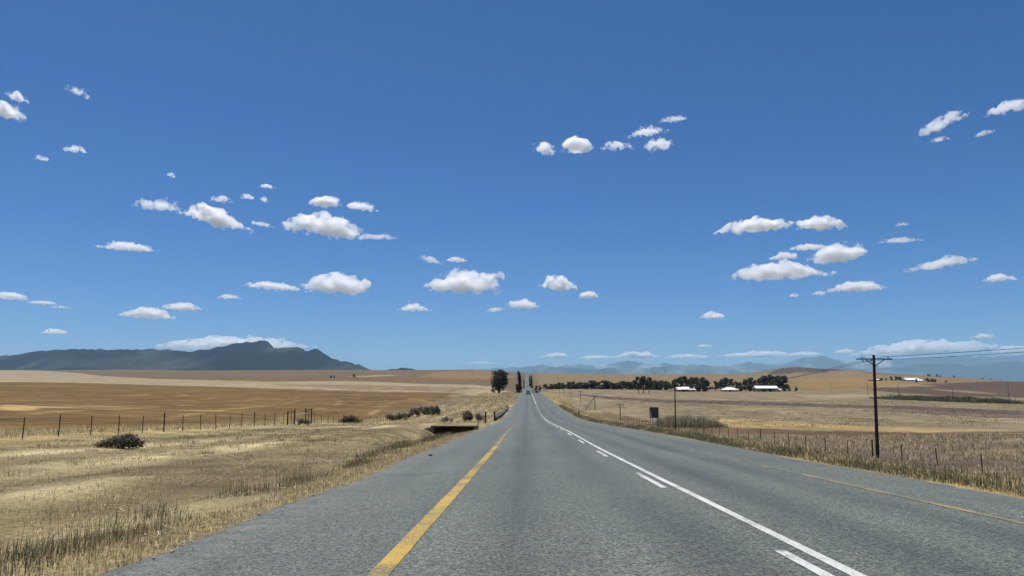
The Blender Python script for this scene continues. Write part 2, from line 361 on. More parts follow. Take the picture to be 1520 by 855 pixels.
def ground_colour(x, y):
    c = np.tile(DULL, (len(x), 1))
    n1 = fbm(x / 9, y / 14, 4, 31); n2 = fbm(x / 1.6, y / 2.6, 4, 41)
    far = y > 36
    jx = x + 0.04 * np.minimum(y, 300) * 0 + (fbm(x / 12, y / 12, 3, 77) - 0.5) * np.clip(y / 60, 0.5, 6)
    jy = y * (1 + 0.02 * (fbm(x / (0.12 * y + 3), y / (0.12 * y + 3), 2, 78) - 0.5))
    for col, poly in FIELDS:
        m = in_poly(poly, jx, np.maximum(jy, 1.0)) & far
        c[m] = col
    # soil and stubble in mixed tones inside every field
    k = (0.80 + 0.40 * n1) * (0.88 + 0.24 * n2); big = 0.86 + 0.28 * fbm(x / 140, y / 90, 4, 51)
    c = c * (k * big)[:, None]
    streak = fbm(x / 60, y / 5.5 + x / 160, 3, 61)                       # plough and swath lines
    m = (x < -27) & (y < 700) & (y > 45)
    c = np.where(m[:, None], c * (0.72 + 0.56 * streak)[:, None], c)
    # windrows left on the brown field: curved pale lines
    m = (x < -28) & (y > 60) & (y < 330)
    wr = np.abs(((x * 0.9 + y * 0.35 + 16 * np.sin(y / 70)) / 15) % 1 - 0.5); pale = m & (wr < 0.06) & (n1 > 0.47)
    c[pale] = c[pale] * 0.4 + 0.6 * alb(176, 146, 96)
    # --- left verge: strips that run along the road
    band = np.sin(x * 1.35 + 1.2 * fbm(x / 6, y / 25, 3, 71) * 3.0) * 0.5 + 0.5
    stc = alb(198, 181, 138); duc = alb(136, 122, 92)
    verge = DULL * 0 + (duc[None, :] * (1 - band[:, None]) + stc[None, :] * band[:, None])
    verge = verge * (0.66 + 0.68 * n2)[:, None]
    mid = smooth(0.48, 0.62, fbm(x / 4, y / 11, 4, 81))[:, None]
    verge = verge * (1 - 0.6 * mid) + 0.6 * mid * alb(122, 108, 78)
    bare = smooth(0.60, 0.68, fbm(x / 1.5, y / 2.4, 4, 83))[:, None]
    verge = verge * (1 - 0.7 * bare) + 0.7 * bare * alb(136, 118, 90)
    dark = (np.exp(-((x + 8.2 + (n1 - 0.5) * 3) / 1.9) ** 2) * smooth(80, 40, y))[:, None]
    verge = verge * (1 - 0.75 * dark) + 0.75 * dark * alb(122, 108, 78)
    t = smooth(-31.5, -27.5, x + (n1 - 0.5) * 6) * (x < 0) * smooth(330, 200, y)
    c = c * (1 - t[:, None]) + verge * t[:, None]
    hay = np.exp(-((x + 28.5 + (n1 - 0.5) * 5) / 2.6) ** 2) * (y < 230) * (x < 0)       # uncut straw along the fence
    c = c * (1 - hay[:, None]) + hay[:, None] * alb(196, 172, 116) * (0.8 + 0.4 * n2)[:, None]
    # farm track from the road to the gate
    ty = 74 + (-x - 4) * 0.5
    trk = np.exp(-((y - ty) / 2.2) ** 2) * (x < -4) * (x > -30)
    c = c * (1 - 0.7 * trk[:, None]) + 0.7 * trk[:, None] * alb(182, 160, 120)
    # bank on the right of the road
    t = smooth(24, 17, x) * (x > 4) * smooth(900, 500, y)
    bank = (alb(150, 130, 92)[None, :] * (1 - n2[:, None]) + alb(176, 152, 106)[None, :] * n2[:, None]) * (0.75 + 0.5 * n1)[:, None]
    c = c * (1 - t[:, None]) + bank * t[:, None]
    # near stubble field on the right: dark soil between rows of straw
    m = ((x > 24) & (y < 108)).astype(float) * smooth(0.34, 0.6, fbm(x / 10, y / 3.2, 4, 91))
    c = c * (1 - 0.8 * m[:, None]) + 0.8 * m[:, None] * alb(108, 95, 86)
    return np.clip(c, 0.01, 0.8)

# ground: one sheet, finer towards the road and the eye
ys = [-400, -200, -100, -60, -40, -25, -15, -8, -4, -1]
y = 1.0
while y < 48000:
    ys.append(y); y += max(0.22, y * 0.0165) if y < 5000 else y * 0.05
ys = np.array(ys + [48000.0])
fx = np.concatenate([np.arange(-3.75, 8.3, 1.0)[1:], [-3.75, 8.4, -3.5, 8.15]])
lft = -3.75 - np.cumsum(np.concatenate([np.full(36, 0.35), np.full(20, 0.9)])); rgt = 8.4 + np.cumsum(np.concatenate([np.full(26, 0.45), np.full(16, 1.0)]))
core = np.sort(np.concatenate([fx, lft, rgt]))
uo = np.concatenate([np.linspace(0.0, 0.8, 150)[1:], np.linspace(0.8, 1.35, 25)[1:]])
cols = []
Yc = np.maximum(ys, 25.0)
Xg = np.concatenate([(core[0] - uo[::-1][None, :] * Yc[:, None] * 1.0), np.repeat(core[None, :], len(ys), 0), (core[-1] + uo[None, :] * Yc[:, None])], 1)
Yg = np.repeat(ys[:, None], Xg.shape[1], 1)
Zg = H(Xg, Yg)
gc = ground_colour(Xg.ravel(), np.maximum(Yg.ravel(), 1.0))
gm = np_mesh('ground', np.stack([Xg.ravel(), Yg.ravel(), Zg.ravel()], 1), grid_faces(*Xg.shape), gc)
m, t, b = new_mat('field_soil')
at_ = N(t, 'ShaderNodeAttribute', attribute_name='Col').outputs['Color']
P_ = geopos(t)
sc_ = N(t, 'ShaderNodeMapping'); sc_.inputs['Scale'].default_value = (0.25, 1.0, 1.0); t.links.new(P_, sc_.inputs[0])
f1 = maprange(t, noise(t, P_, 9.0, 6.0, 0.7), 0.3, 0.7, 0.55, 1.45)
f2 = maprange(t, noise(t, sc_.outputs[0], 0.35, 8.0, 0.68), 0.3, 0.7, 0.62, 1.38)
s3_ = N(t, 'ShaderNodeMapping'); s3_.inputs['Scale'].default_value = (0.13, 0.026, 1.0); t.links.new(P_, s3_.inputs[0])
f3 = maprange(t, noise(t, s3_.outputs[0], 1.0, 7.0, 0.72), 0.32, 0.68, 0.66, 1.34)
t.links.new(scalecol(t, scalecol(t, scalecol(t, at_, f1), f2), f3), b.inputs['Base Color'])
b.inputs['Roughness'].default_value = 0.95; b.inputs['Specular IOR Level'].default_value = 0.1
bp = N(t, 'ShaderNodeBump'); bp.inputs['Strength'].default_value = 0.5; bp.inputs['Distance'].default_value = 0.06
t.links.new(noise(t, P_, 7.0, 6.0, 0.7), bp.inputs['Height']); t.links.new(bp.outputs[0], b.inputs['Normal'])
ground = link('ground', gm, m, smooth=True); tag(ground, 'dry rolling wheat country of stubble and ploughed fields', 'ground', kind='structure')

# ------------------------------------------------------------------ road
ry = []
y = -60.0
while y < 3300:
    ry.append(y); y += 0.35 if -1 <= y < 60 else max(0.8, abs(y) * 0.012)
ry = np.array(ry)
rx = np.array([ROAD_L - 0.02, ROAD_L + 0.25, -1.2, 0.7, 2.3, ROAD_C, 3.0, 4.4, 6.1, ROAD_R - 0.25, ROAD_R + 0.02])
RX = np.repeat(rx[None, :], len(ry), 0)
wob = (fbm(ry / 0.8, ry * 0 + 3, 3, 3) - 0.5) * 0.34 + (fbm(ry / 6, ry * 0 + 9, 2, 4) - 0.5) * 0.45
wob2 = (fbm(ry / 0.9, ry * 0 + 13, 3, 5) - 0.5) * 0.34 + (fbm(ry / 6, ry * 0 + 19, 2, 6) - 0.5) * 0.4
fade = np.clip(1 - ry / 500, 0.1, 1)
RX[:, 0] += wob * fade; RX[:, -1] += wob2 * fade
RYg = np.repeat(ry[:, None], len(rx), 1)
RZg = road_surf(RX, RYg.ravel().reshape(RYg.shape)) if False else (road_z(ry)[:, None] - 0.022 * np.abs(RX - ROAD_C))
RZg[:, 0] -= 0.03; RZg[:, -1] -= 0.03
# a thickness at the broken edges
Vr = np.concatenate([np.stack([RX.ravel(), RYg.ravel(), RZg.ravel()], 1),
                     np.stack([RX[:, 0], ry, RZg[:, 0] - 0.14], 1), np.stack([RX[:, -1], ry, RZg[:, -1] - 0.14], 1)])
n_ = len(ry); base = RX.size
Fr = grid_faces(n_, len(rx)); i = np.arange(n_ - 1)
el = np.stack([base + i, i * len(rx), (i + 1) * len(rx), base + i + 1], 1)
er = np.stack([i * len(rx) + len(rx) - 1, base + n_ + i, base + n_ + i + 1, (i + 1) * len(rx) + len(rx) - 1], 1)
m, t, b = new_mat('chip_seal')
P_ = geopos(t)
sep = N(t, 'ShaderNodeSeparateXYZ'); t.links.new(P_, sep.inputs[0])
sp = N(t, 'ShaderNodeTexVoronoi'); sp.inputs['Scale'].default_value = 52.0; t.links.new(P_, sp.inputs['Vector'])
chips = N(t, 'ShaderNodeSeparateColor'); t.links.new(sp.outputs['Color'], chips.inputs[0])
c1 = mixcol(t, maprange(t, chips.outputs[0], 0.15, 0.95, 0, 1), (0.019, 0.0225, 0.0155), (0.205, 0.226, 0.165))
c1 = mixcol(t, maprange(t, noise(t, P_, 13.0, 4.0, 0.85), 0.34, 0.68, 0.0, 0.7), c1, (0.046, 0.052, 0.038))
stm = N(t, 'ShaderNodeMapping'); stm.inputs['Scale'].default_value = (1.2, 0.045, 1.0); t.links.new(P_, stm.inputs[0])
long_ = maprange(t, noise(t, stm.outputs[0], 1.0, 5.0, 0.62), 0.3, 0.7, 0.80, 1.20)
patch = maprange(t, noise(t, P_, 0.22, 5.0, 0.6), 0.3, 0.7, 0.86, 1.14)
# wheel paths, polished and stained by tyres
cr_ = N(t, 'ShaderNodeTexVoronoi', feature='DISTANCE_TO_EDGE'); cr_.inputs['Scale'].default_value = 0.16
wv_ = N(t, 'ShaderNodeVectorMath', operation='MULTIPLY_ADD'); nq_ = N(t, 'ShaderNodeTexNoise'); nq_.inputs['Scale'].default_value = 0.9; nq_.inputs['Detail'].default_value = 5.0; t.links.new(P_, nq_.inputs['Vector'])
t.links.new(nq_.outputs['Color'], wv_.inputs[0]); wv_.inputs[1].default_value = (2.2, 2.2, 0); t.links.new(P_, wv_.inputs[2]); t.links.new(wv_.outputs[0], cr_.inputs['Vector'])
crack = math_(t, 'MULTIPLY', maprange(t, cr_.outputs['Distance'], 0.002, 0.007, 0.55, 0.0), maprange(t, noise(t, P_, 0.11, 2.0), 0.50, 0.6, 0.0, 1.0))
def bump_at(x0, wdt):
    d = math_(t, 'ABSOLUTE', math_(t, 'SUBTRACT', sep.outputs[0], x0))
    return maprange(t, d, 0.0, wdt, 1.0, 0.0)
wp = math_(t, 'ADD', math_(t, 'ADD', bump_at(-0.15, .6), bump_at(1.62, .6)), math_(t, 'ADD', bump_at(3.55, .6), bump_at(5.25, .6)))
wear = math_(t, 'MULTIPLY', maprange(t, wp, 0.0, 1.0, 1.10, 0.76), math_(t, 'SUBTRACT', 1.0, crack))
colr = scalecol(t, scalecol(t, scalecol(t, c1, long_), patch), wear)
# dust blown over the outer edges
edge = math_(t, 'ADD', maprange(t, sep.outputs[0], -3.5, -2.6, 1.0, 0.0), maprange(t, sep.outputs[0], 7.2, 8.4, 0.0, 1.0))
dust = math_(t, 'MULTIPLY', edge, maprange(t, noise(t, P_, 2.5, 5.0, 0.7), 0.42, 0.7, 0.0, 0.6))
colr = mixcol(t, dust, colr, tuple(alb(158, 152, 138)))
t.links.new(colr, b.inputs['Base Color'])
b.inputs['Roughness'].default_value = 0.55; b.inputs['Specular IOR Level'].default_value = 0.5
bp = N(t, 'ShaderNodeBump'); bp.inputs['Strength'].default_value = 0.55; bp.inputs['Distance'].default_value = 0.008
t.links.new(sp.outputs['Distance'], bp.inputs['Height']); t.links.new(bp.outputs[0], b.inputs['Normal'])
road = link('road', np_mesh('road', Vr, np.concatenate([Fr, el, er])), m, smooth=False)
tag(road, 'straight two-lane grey chip-seal road running to the horizon', 'road', kind='structure')

def paint(name, col, worn, under=(0.085, 0.095, 0.078)):
    m, t, b = new_mat(name)
    P_ = geopos(t)
    a = noise(t, P_, 34.0, 4.0, 0.8); c = noise(t, P_, 1.1, 5.0, 0.65)
    s = math_(t, 'ADD', math_(t, 'MULTIPLY', a, 0.75), math_(t, 'MULTIPLY', c, 0.55))
    f = maprange(t, s, worn - 0.03, worn + 0.10, 0.12, 1.0)
    t.links.new(mixcol(t, f, under, col), b.inputs['Base Color'])
    b.inputs['Roughness'].default_value = 0.7; b.inputs['Specular IOR Level'].default_value = 0.3
    return m
WHITE_P = paint('white_road_paint', (0.52, 0.54, 0.51), 0.555)
WHITE_F = paint('faded_white_road_paint', (0.5, 0.51, 0.5), 0.64)
YELL_P = paint('yellow_road_paint', (0.44, 0.29, 0.055), 0.60)
YELL_F = paint('worn_yellow_road_paint', (0.34, 0.26, 0.10), 0.62)
YELL_G = paint('almost_gone_yellow_road_paint', (0.30, 0.26, 0.15), 0.66)
def marking(name, x0, x1, y0, y1, mat, label=None):
    st = 0.3 if y1 < 70 else 1.5
    n = max(2, int((y1 - y0) / st)); yy = np.linspace(y0, y1, n); k = 3
    xx = np.linspace(x0, x1, k)
    X = np.repeat(xx[None, :], n, 0)
    X[:, 0] += (fbm(yy / 0.25, yy * 0 + x0, 2, 8) - 0.5) * 0.02; X[:, -1] += (fbm(yy / 0.25, yy * 0 + x1, 2, 9) - 0.5) * 0.02
    Y = np.repeat(yy[:, None], k, 1)
    Z = np.interp(yy, ry, road_z(ry))[:, None] - 0.022 * np.abs(X - ROAD_C) + 0.006
    o = link(name, np_mesh(name, np.stack([X.ravel(), Y.ravel(), Z.ravel()], 1), grid_faces(n, k)), mat, road)
    if label: o['label'] = label
    return o
marking('yellow_edge_line', -1.345, -1.155, -20, 30, YELL_P, 'yellow line along the left edge of the lane')
marking('yellow_edge_line', -1.34, -1.16, 30, 46, YELL_F)
marking('yellow_edge_line', -1.34, -1.16, 46, 90, YELL_G)
marking('yellow_edge_line', 6.04, 6.17, -10, 17, YELL_F, 'faded yellow line along the right edge of the lane')
marking('yellow_edge_line', 6.05, 6.16, 17, 34, YELL_G)
marking('white_centre_line', 2.54, 2.66, -20, 125, WHITE_P, 'solid white line between the lanes')
marking('white_centre_line', 2.54, 2.66, 125, 215, WHITE_F)
marking('white_centre_line', 2.5, 2.7, 215, 420, WHITE_P)
for k in range(12):
    y0 = 4.0 + 9.1 * k - (9.1 if k == 0 else 9.1)
    if y0 > -6: marking('white_dash', 2.305, 2.41, y0, y0 + 3.2, WHITE_P)

# ------------------------------------------------------------------ mountains (real relief, far off)
def mountain(name, label, sil, Y, foot, deep, col, spur, seed, rock, nu=420, nv=44, back=None):
    """sil: (x/y bearing, crest height); foot = distance of the near foot in front of the crest"""
    sil = np.array(sil); uu = np.linspace(sil[0, 0], sil[-1, 0], nu)
    crest = np.interp(uu, sil[:, 0], sil[:, 1])
    crest = crest + (fbm(uu * 160, uu * 0 + seed, 3, seed) - 0.5) * spur * 0.05
    vv = np.sort(np.append(np.linspace(0, 1, nv), 0.62)); nv = nv + 1                                  # 0 near foot, ~0.62 crest, 1 back
    U, V = np.meshgrid(uu, vv); Cr = np.repeat(crest[None, :], nv, 0)
    yy = Y - foot + (foot + deep) * V
    prof = np.where(V < 0.62, (V / 0.62), 1 - (V - 0.62) / 0.38)
    prof = np.clip(prof, 0, 1)
    cliff = 0.55 * prof ** 1.25 + 0.45 * smooth(0.55, 1.0, prof)
    x_ = U * Y
    rid = np.abs(fbm(x_ / spur, yy / (spur * 2.4), 5, seed + 3) - 0.5) * 2
    b0 = rock
    Zm = b0 + (Cr - b0) * np.clip(cliff - 0.75 * rid * prof * (1 - prof) * 2.2, 0, 1)
    c = np.array(col)[None, :] * (0.35 + 3.2 * smooth(0.45, 0.75, fbm(x_.ravel() / (spur * 0.45), yy.ravel() / (spur * 0.9), 5, seed + 9)))[:, None] * np.array([1.05, 1.0, 0.95])  # random light rock patches, contrast raised to stand in for relief shading
    me = np_mesh(name, np.stack([x_.ravel(), yy.ravel(), Zm.ravel() + EYE], 1), grid_faces(nv, nu), c)
    o = link(name, me, MTN, smooth=False); tag(o, label, 'mountain', kind='structure')
    return o
m, t, b = new_mat('mountain_scrub')
a_ = N(t, 'ShaderNodeAttribute', attribute_name='Col').outputs['Color']
f1 = maprange(t, noise(t, geopos(t), 0.006, 9.0, 0.72), 0.3, 0.7, 0.35, 1.7)  # tone contrast also makes up for relief the high sun leaves flat
t.links.new(scalecol(t, a_, f1), b.inputs['Base Color']); b.inputs['Roughness'].default_value = 1.0; b.inputs['Specular IOR Level'].default_value = 0.0
MTN = m
mountain('mountain', 'long dark flat-topped mountain with a peak on the left horizon', [(-1.086, 142), (-0.9324, 239), (-0.8149, 319), (-0.7517, 363), (-0.7065, 398), (-0.6884, 416), (-0.6704, 443), (-0.6433, 470), (-0.6162, 478), (-0.571, 474), (-0.5258, 478), (-0.4897, 487), (-0.4698, 452), (-0.4445, 460), (-0.4264, 487), (-0.4084, 532), (-0.3885, 567), (-0.3677, 593), (-0.3587, 597), (-0.3496, 567), (-0.3451, 514), (-0.3361, 500), (-0.3225, 509), (-0.309, 505), (-0.2999, 460), (-0.2927, 470), (-0.2864, 478), (-0.2819, 460), (-0.2747, 407), (-0.2548, 328), (-0.2277, 274), (-0.2114, 212), (-0.1961, 169), (-0.1825, 142)], 9800, 2900, 1800, (0.011, 0.012, 0.010), 900.0, 21, 90)
mountain('low_hill', 'small dark hill on the horizon right of the big mountain', [(-0.2186, 127), (-0.1961, 167), (-0.1852, 187), (-0.1735, 198), (-0.1626, 202), (-0.1509, 191), (-0.1418, 167), (-0.1283, 127)], 8800, 800, 500, (0.011, 0.012, 0.010), 500.0, 25, 90)
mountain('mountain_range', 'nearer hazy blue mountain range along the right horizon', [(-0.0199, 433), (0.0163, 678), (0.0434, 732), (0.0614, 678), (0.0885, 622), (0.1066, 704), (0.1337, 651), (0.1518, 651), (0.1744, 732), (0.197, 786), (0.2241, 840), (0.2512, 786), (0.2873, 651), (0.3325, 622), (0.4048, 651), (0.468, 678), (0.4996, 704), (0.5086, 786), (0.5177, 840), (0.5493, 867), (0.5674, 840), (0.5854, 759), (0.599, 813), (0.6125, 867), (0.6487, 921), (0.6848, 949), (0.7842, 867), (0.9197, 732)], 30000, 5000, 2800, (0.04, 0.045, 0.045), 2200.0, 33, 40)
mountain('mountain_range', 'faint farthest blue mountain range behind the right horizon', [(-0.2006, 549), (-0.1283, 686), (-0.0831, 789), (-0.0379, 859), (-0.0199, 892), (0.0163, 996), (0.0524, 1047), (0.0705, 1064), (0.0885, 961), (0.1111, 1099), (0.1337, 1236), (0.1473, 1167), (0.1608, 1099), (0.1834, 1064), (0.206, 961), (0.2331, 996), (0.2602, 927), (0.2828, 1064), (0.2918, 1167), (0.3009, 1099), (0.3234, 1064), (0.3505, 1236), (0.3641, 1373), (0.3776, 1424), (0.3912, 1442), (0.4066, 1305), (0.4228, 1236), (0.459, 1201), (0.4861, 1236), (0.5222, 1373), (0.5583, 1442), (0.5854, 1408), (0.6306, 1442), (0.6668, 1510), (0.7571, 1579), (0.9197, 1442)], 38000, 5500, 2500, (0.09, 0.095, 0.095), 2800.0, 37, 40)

# ------------------------------------------------------------------ haze: the air between here and the mountains
hz = MB().box((0, 23500, 725), (150000, 57000, 1570)).build('haze', None)
tag(hz, 'thin blue haze in the air over the plain', 'haze', kind='stuff')
m = bpy.data.materials.new('haze_air'); m.use_nodes = True; t = m.node_tree; t.nodes.clear()
pv = N(t, 'ShaderNodeVolumePrincipled'); pv.inputs['Color'].default_value = (0.44, 0.75, 1.0, 1); pv.inputs['Density'].default_value = 2.8e-5
pv.inputs['Anisotropy'].default_value = 0.0
mo = N(t, 'ShaderNodeOutputMaterial'); t.links.new(pv.outputs[0], mo.inputs['Volume'])
hz.data.materials.append(m)
# ------------------------------------------------------------------ materials for built things
RUSTY = solid('rusty_steel', (0.060, 0.042, 0.034), 0.85, 0.4, 9.0)
WOODP = solid('dark_creosoted_wood', (0.045, 0.034, 0.028), 0.9, 0.35, 4.0)
GREYW = solid('weathered_grey_wood', (0.16, 0.135, 0.11), 0.9, 0.35, 5.0)
GALV = solid('galvanised_steel', (0.42, 0.43, 0.43), 0.5, 0.15, 5.0, 0.4)
CABLE = solid('cable', (0.05, 0.055, 0.06), 0.6, 0.1)
CONC = solid('concrete', (0.36, 0.33, 0.27), 0.95, 0.25, 2.5)
WHITEM = solid('white_painted_steel', (0.62, 0.62, 0.60), 0.6, 0.12, 6.0)
CERAM = solid('brown_porcelain', (0.09, 0.05, 0.035), 0.3, 0.1)
BOARD = solid('sign_back_sheet', (0.085, 0.09, 0.092), 0.6, 0.15, 2.0, 0.2)
ROOFW = solid('white_roof_sheet', (0.80, 0.80, 0.79), 0.55, 0.06, 0.8)
WALLW = solid('white_plaster', (0.62, 0.60, 0.55), 0.9, 0.1, 1.0)
WALLG = solid('green_grey_cladding', (0.26, 0.28, 0.25), 0.8, 0.15, 0.8)
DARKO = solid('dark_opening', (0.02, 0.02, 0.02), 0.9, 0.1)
REFL = solid('white_reflector', (0.7, 0.7, 0.68), 0.4, 0.05)
REDR = solid('red_reflector', (0.35, 0.03, 0.02), 0.4, 0.05)

# ------------------------------------------------------------------ fences
def fence(name, label, X, Y0, Y1, step, hgt, rad, strands, skip=()):
    f = empty(name, (X, Y0, h1(X, Y0))); tag(f, label, 'fence')
    o0 = Vector(f.location)
    ms = []
    for k in range(3):
        mb = MB(); mb.box((0, 0, hgt / 2 - 0.15), (rad * 2, rad * 0.9, hgt + 0.3)); mb.box((0, rad * 0.8, hgt / 2 - 0.15), (rad * 0.6, rad * 0.9, hgt + 0.298)); mb.box((0, 0, hgt + 0.012), (rad * 1.5, rad * 1.1, 0.024))
        ms.append(mb.mesh('post'))
    y = Y0; k = 0; tops = []
    while y < Y1:
        if not any(a < y < b for a, b in skip):
            xj = X + random.uniform(-.05, .05); z = h1(xj, y)
            p = link('post', ms[k % 3], RUSTY, f)
            sc = random.uniform(0.92, 1.06) if k % 6 else 1.12
            p.location = Vector((xj, y, z)) - o0; p.rotation_euler = (random.gauss(0, .025), random.gauss(0, .03), 0); p.scale = (1 if k % 6 else 1.5, 1 if k % 6 else 1.5, sc)
            tops.append((xj, y, z))
        y += step * random.uniform(0.97, 1.03); k += 1
    for s in range(strands):
        fz = hgt * (0.16 + 0.80 * s / (strands - 1))
        mb = MB(); run = []
        for i, (a, b_, c) in enumerate(tops):
            if run and b_ - run[-1][1] > step * 2.2:
                if len(run) > 1: mb.tube(run, 0.0022, 3, False)
                run = []
            run.append((a - o0.x, b_ - o0.y, c + fz - o0.z))
        if len(run) > 1: mb.tube(run, 0.0022, 3, False)
        mb.build('wire', GALV, f)
    return f
fence('wire_fence', 'wire fence of thin rusty posts along the left side', -26.6, 18.2, 235, 3.03, 1.22, 0.026, 5, skip=((82.5, 92.5),))
fence('wire_fence', 'wire fence of thin dark posts in the stubble on the right side', 26.0, 30.5, 260, 4.5, 1.18, 0.030, 5)

# farm gate: two braced straining frames and a light white gate between them
g = empty('farm_gate', (-26.6, 87.5, h1(-26.6, 87.5))); tag(g, 'farm gate with white top rail between two tall rusty frames on the left fence', 'gate')
for s in (-1, 1):
    for d, th in ((2.1, 0.085), (4.6, 0.075)):
        MB().tube([(0, s * d, -0.4), (0, s * d, 1.82 if d < 3 else 1.70)], th, 8).build('post', RUSTY, g)
    MB().tube([(0, s * 2.1, 1.62), (0, s * 4.6, 1.60)], 0.05, 6).build('brace_bar', RUSTY, g)
    MB().tube([(0.02, s * 2.2, 0.1), (0.02, s * 4.5, 1.5)], 0.014, 4).build('tension_wire', RUSTY, g)
for d in (-3.3, 3.35): MB().box((0, d, 0.7), (0.05, 0.05, 1.6)).build('dropper', RUSTY, g)
MB().tube([(0, -1.95, 1.24), (0, 1.95, 1.24)], 0.036, 6).build('gate_rail', WHITEM, g)
MB().tube([(0, -1.95, 0.16), (0, 1.95, 0.16)], 0.028, 6).build('gate_rail', WHITEM, g)
for d in (-1.95, 1.95): MB().tube([(0, d, 0.16), (0, d, 1.24)], 0.03, 6).build('gate_stile', WHITEM, g)
MB().tube([(0.01, -0.2, 0.16), (0.01, 0.5, 1.22)], 0.024, 6).build('gate_brace', WHITEM, g)
for z in (0.43, 0.70, 0.97): MB().tube([(0, -1.95, z), (0, 1.95, z)], 0.006, 4).build('gate_wire', GALV, g)

# ------------------------------------------------------------------ power line poles
def pole(xy, z_top, label, arm=2.7, lean=0.0, rad=0.15, brace=False, lower=False, simple=False):
    zb = h1(*xy); hgt = z_top + EYE - zb
    p = empty('utility_pole', (xy[0], xy[1], zb)); tag(p, label, 'utility pole', 'poles of the power line on the right')
    tx = lean * hgt
    MB().tube([(0, 0, -0.6), (tx * 0.5, 0, hgt * 0.5), (tx, 0, hgt)], [rad * 1.15, rad, rad * 0.82], 10).build('shaft', WOODP, p)
    za = hgt - 0.32
    MB().box((tx + (0 if simple else -0.08), -rad - 0.06, za), (arm, 0.09, 0.085)).build('crossarm', WOODP, p)
    if not simple:
        for s in (-1, 1):
            MB().tube([(tx + s * 0.02, -rad - 0.03, za - 0.52), (tx + s * 0.72, -rad - 0.05, za - 0.02)], 0.035, 6).build('arm_brace', WOODP, p)
        for s in (-1.02, -0.82, 0.98):
            MB().tube([(tx + s, -rad - 0.06, za + 0.05), (tx + s, -rad - 0.06, za + 0.14), (tx + s, -rad - 0.06, za + 0.17)], [0.02, 0.05, 0.03], 8).build('insulator', CERAM, p)
        for s in (-0.98, -0.68, -0.35):
            MB().tube([(tx + s, -rad - 0.06, za - 0.05), (tx + s + 0.07, -rad - 0.06, za - 0.14), (tx + s + 0.06, -rad - 0.06, za - 0.22)], [0.022, 0.05, 0.03], 8).build('insulator', CERAM, p)
    else:
        for s in (-0.45, 0.45):
            MB().tube([(tx + s * arm, -rad - 0.06, za + 0.05), (tx + s * arm, -rad - 0.06, za + 0.2)], [0.03, 0.06], 6).build('insulator', CERAM, p)
    if lower:
        MB().box((tx * 0.8 - 0.03, -rad - 0.05, hgt - 1.92), (1.05, 0.07, 0.07)).build('step_bar', WOODP, p)
    if brace:
        MB().tube([(-4.6, -1.0, -1.0), (-0.1, 0, hgt * 0.93)], 0.11, 8).build('stay_strut', WOODP, p)
    return p
PX = 26.2
PY = [57.0, 133, 211, 289, 366, 444, 522, 600]
PT = [2.3, 0.05, -4.95, -3.95, -2.75, -1.65, -1.15, -0.6]
PL = ['tall dark utility pole with braced crossarm, nearest on the right', 'slim dark utility pole right of the sign board',
      'utility pole with pale crossarm left of the sign board', 'utility pole with a slanting strut leaning on it',
      'first pole left of the strutted utility pole', 'second pole left of the strutted utility pole', 'third pole left of the strutted utility pole', 'farthest small pole of the power line, nearest the road end']
for k in range(8):
    pole((PX, PY[k]), PT[k], PL[k], arm=2.7 if k == 0 else 2.2, lean=0.026 if k == 0 else random.uniform(-.01, .01), rad=0.115 if k == 0 else 0.11, brace=(k == 3), lower=(k == 0), simple=(k > 0))
# cables hung between the poles, with sag
def cable(dx, dz, label, r=0.016):
    pts = []
    tops = [(PX + 0.4, -24, 3.4)] + [(PX, y, z) for y, z in zip(PY, PT)]
    for (x0, y0, z0), (x1, y1, z1) in zip(tops[:-1], tops[1:]):
        for i in range(14):
            f = i / 14; sag = 1.05 if y0 > 0 else 0.55
            pts.append((x0 + (x1 - x0) * f + dx, y0 + (y1 - y0) * f, z0 + (z1 - z0) * f + EYE - 0.32 + dz - sag * 4 * f * (1 - f)))
    pts.append((tops[-1][0] + dx, tops[-1][1], tops[-1][2] + EYE - 0.3 + dz))
    o = MB().tube(pts, r, 5, False).build('power_cable', CABLE); tag(o, label, 'cable', 'cables of the power line')
cable(-0.98, -0.16, 'outer left cable of the power line on the right', 0.014)
cable(0.98, 0.18, 'outer right cable of the power line on the right', 0.018)
# a second line of poles far out in the right-hand fields
for k, (xy, zt, lb) in enumerate([((250.545, 620), 8, 'leftmost thin pole far out in the right-hand fields'), ((235.042, 520), 8, 'thin far field pole just left of the big utility pole'), ((231.377, 470), 8, 'thin far field pole above the left end of the green strip'), ((242.456, 430), 6, 'thin far field pole above the middle of the green strip'), ((267.341, 420), 9, 'thin far field pole near the right edge')]):
    zb = h1(*xy)
    p = empty('field_pole', (xy[0], xy[1], zb)); tag(p, lb, 'utility pole', 'thin poles far out in the right fields')
    MB().tube([(0, 0, -0.3), (0, 0, zt)], [0.12, 0.09], 8).build('shaft', WOODP, p); MB().box((0, -0.14, zt - 0.3), (1.8, 0.1, 0.1)).build('crossarm', WOODP, p)

# ------------------------------------------------------------------ sign seen from behind
xy = (20.4555, 121); zb = h1(*xy)
s = empty('road_sign', (xy[0], xy[1], zb)); tag(s, 'dark back of a road sign board standing in the dry grass on the right', 'sign')
topz = (572 - 603.5) / 1098 * 121 + EYE - zb
mb = MB(); mb.box((0, 0, topz - 0.86), (1.46, 0.03, 1.72)); mb.build('board', BOARD, s)
for z in (topz - 0.35, topz - 1.35): MB().box((0, -0.045, z), (1.4, 0.05, 0.07)).build('rail', BOARD, s)
MB().tube([(-0.62, -0.1, topz - 0.4), (-0.62, -0.1, -0.4)], 0.05, 8).build('leg', GALV, s)
MB().tube([(0.62, -0.1, topz - 0.4), (0.62, -0.1, -0.4)], 0.05, 8).build('leg', WOODP, s)
MB().tube([(-0.60, -0.16, topz - 1.0), (0.12, -0.9, -0.3)], 0.055, 8).build('brace', WHITEM, s)

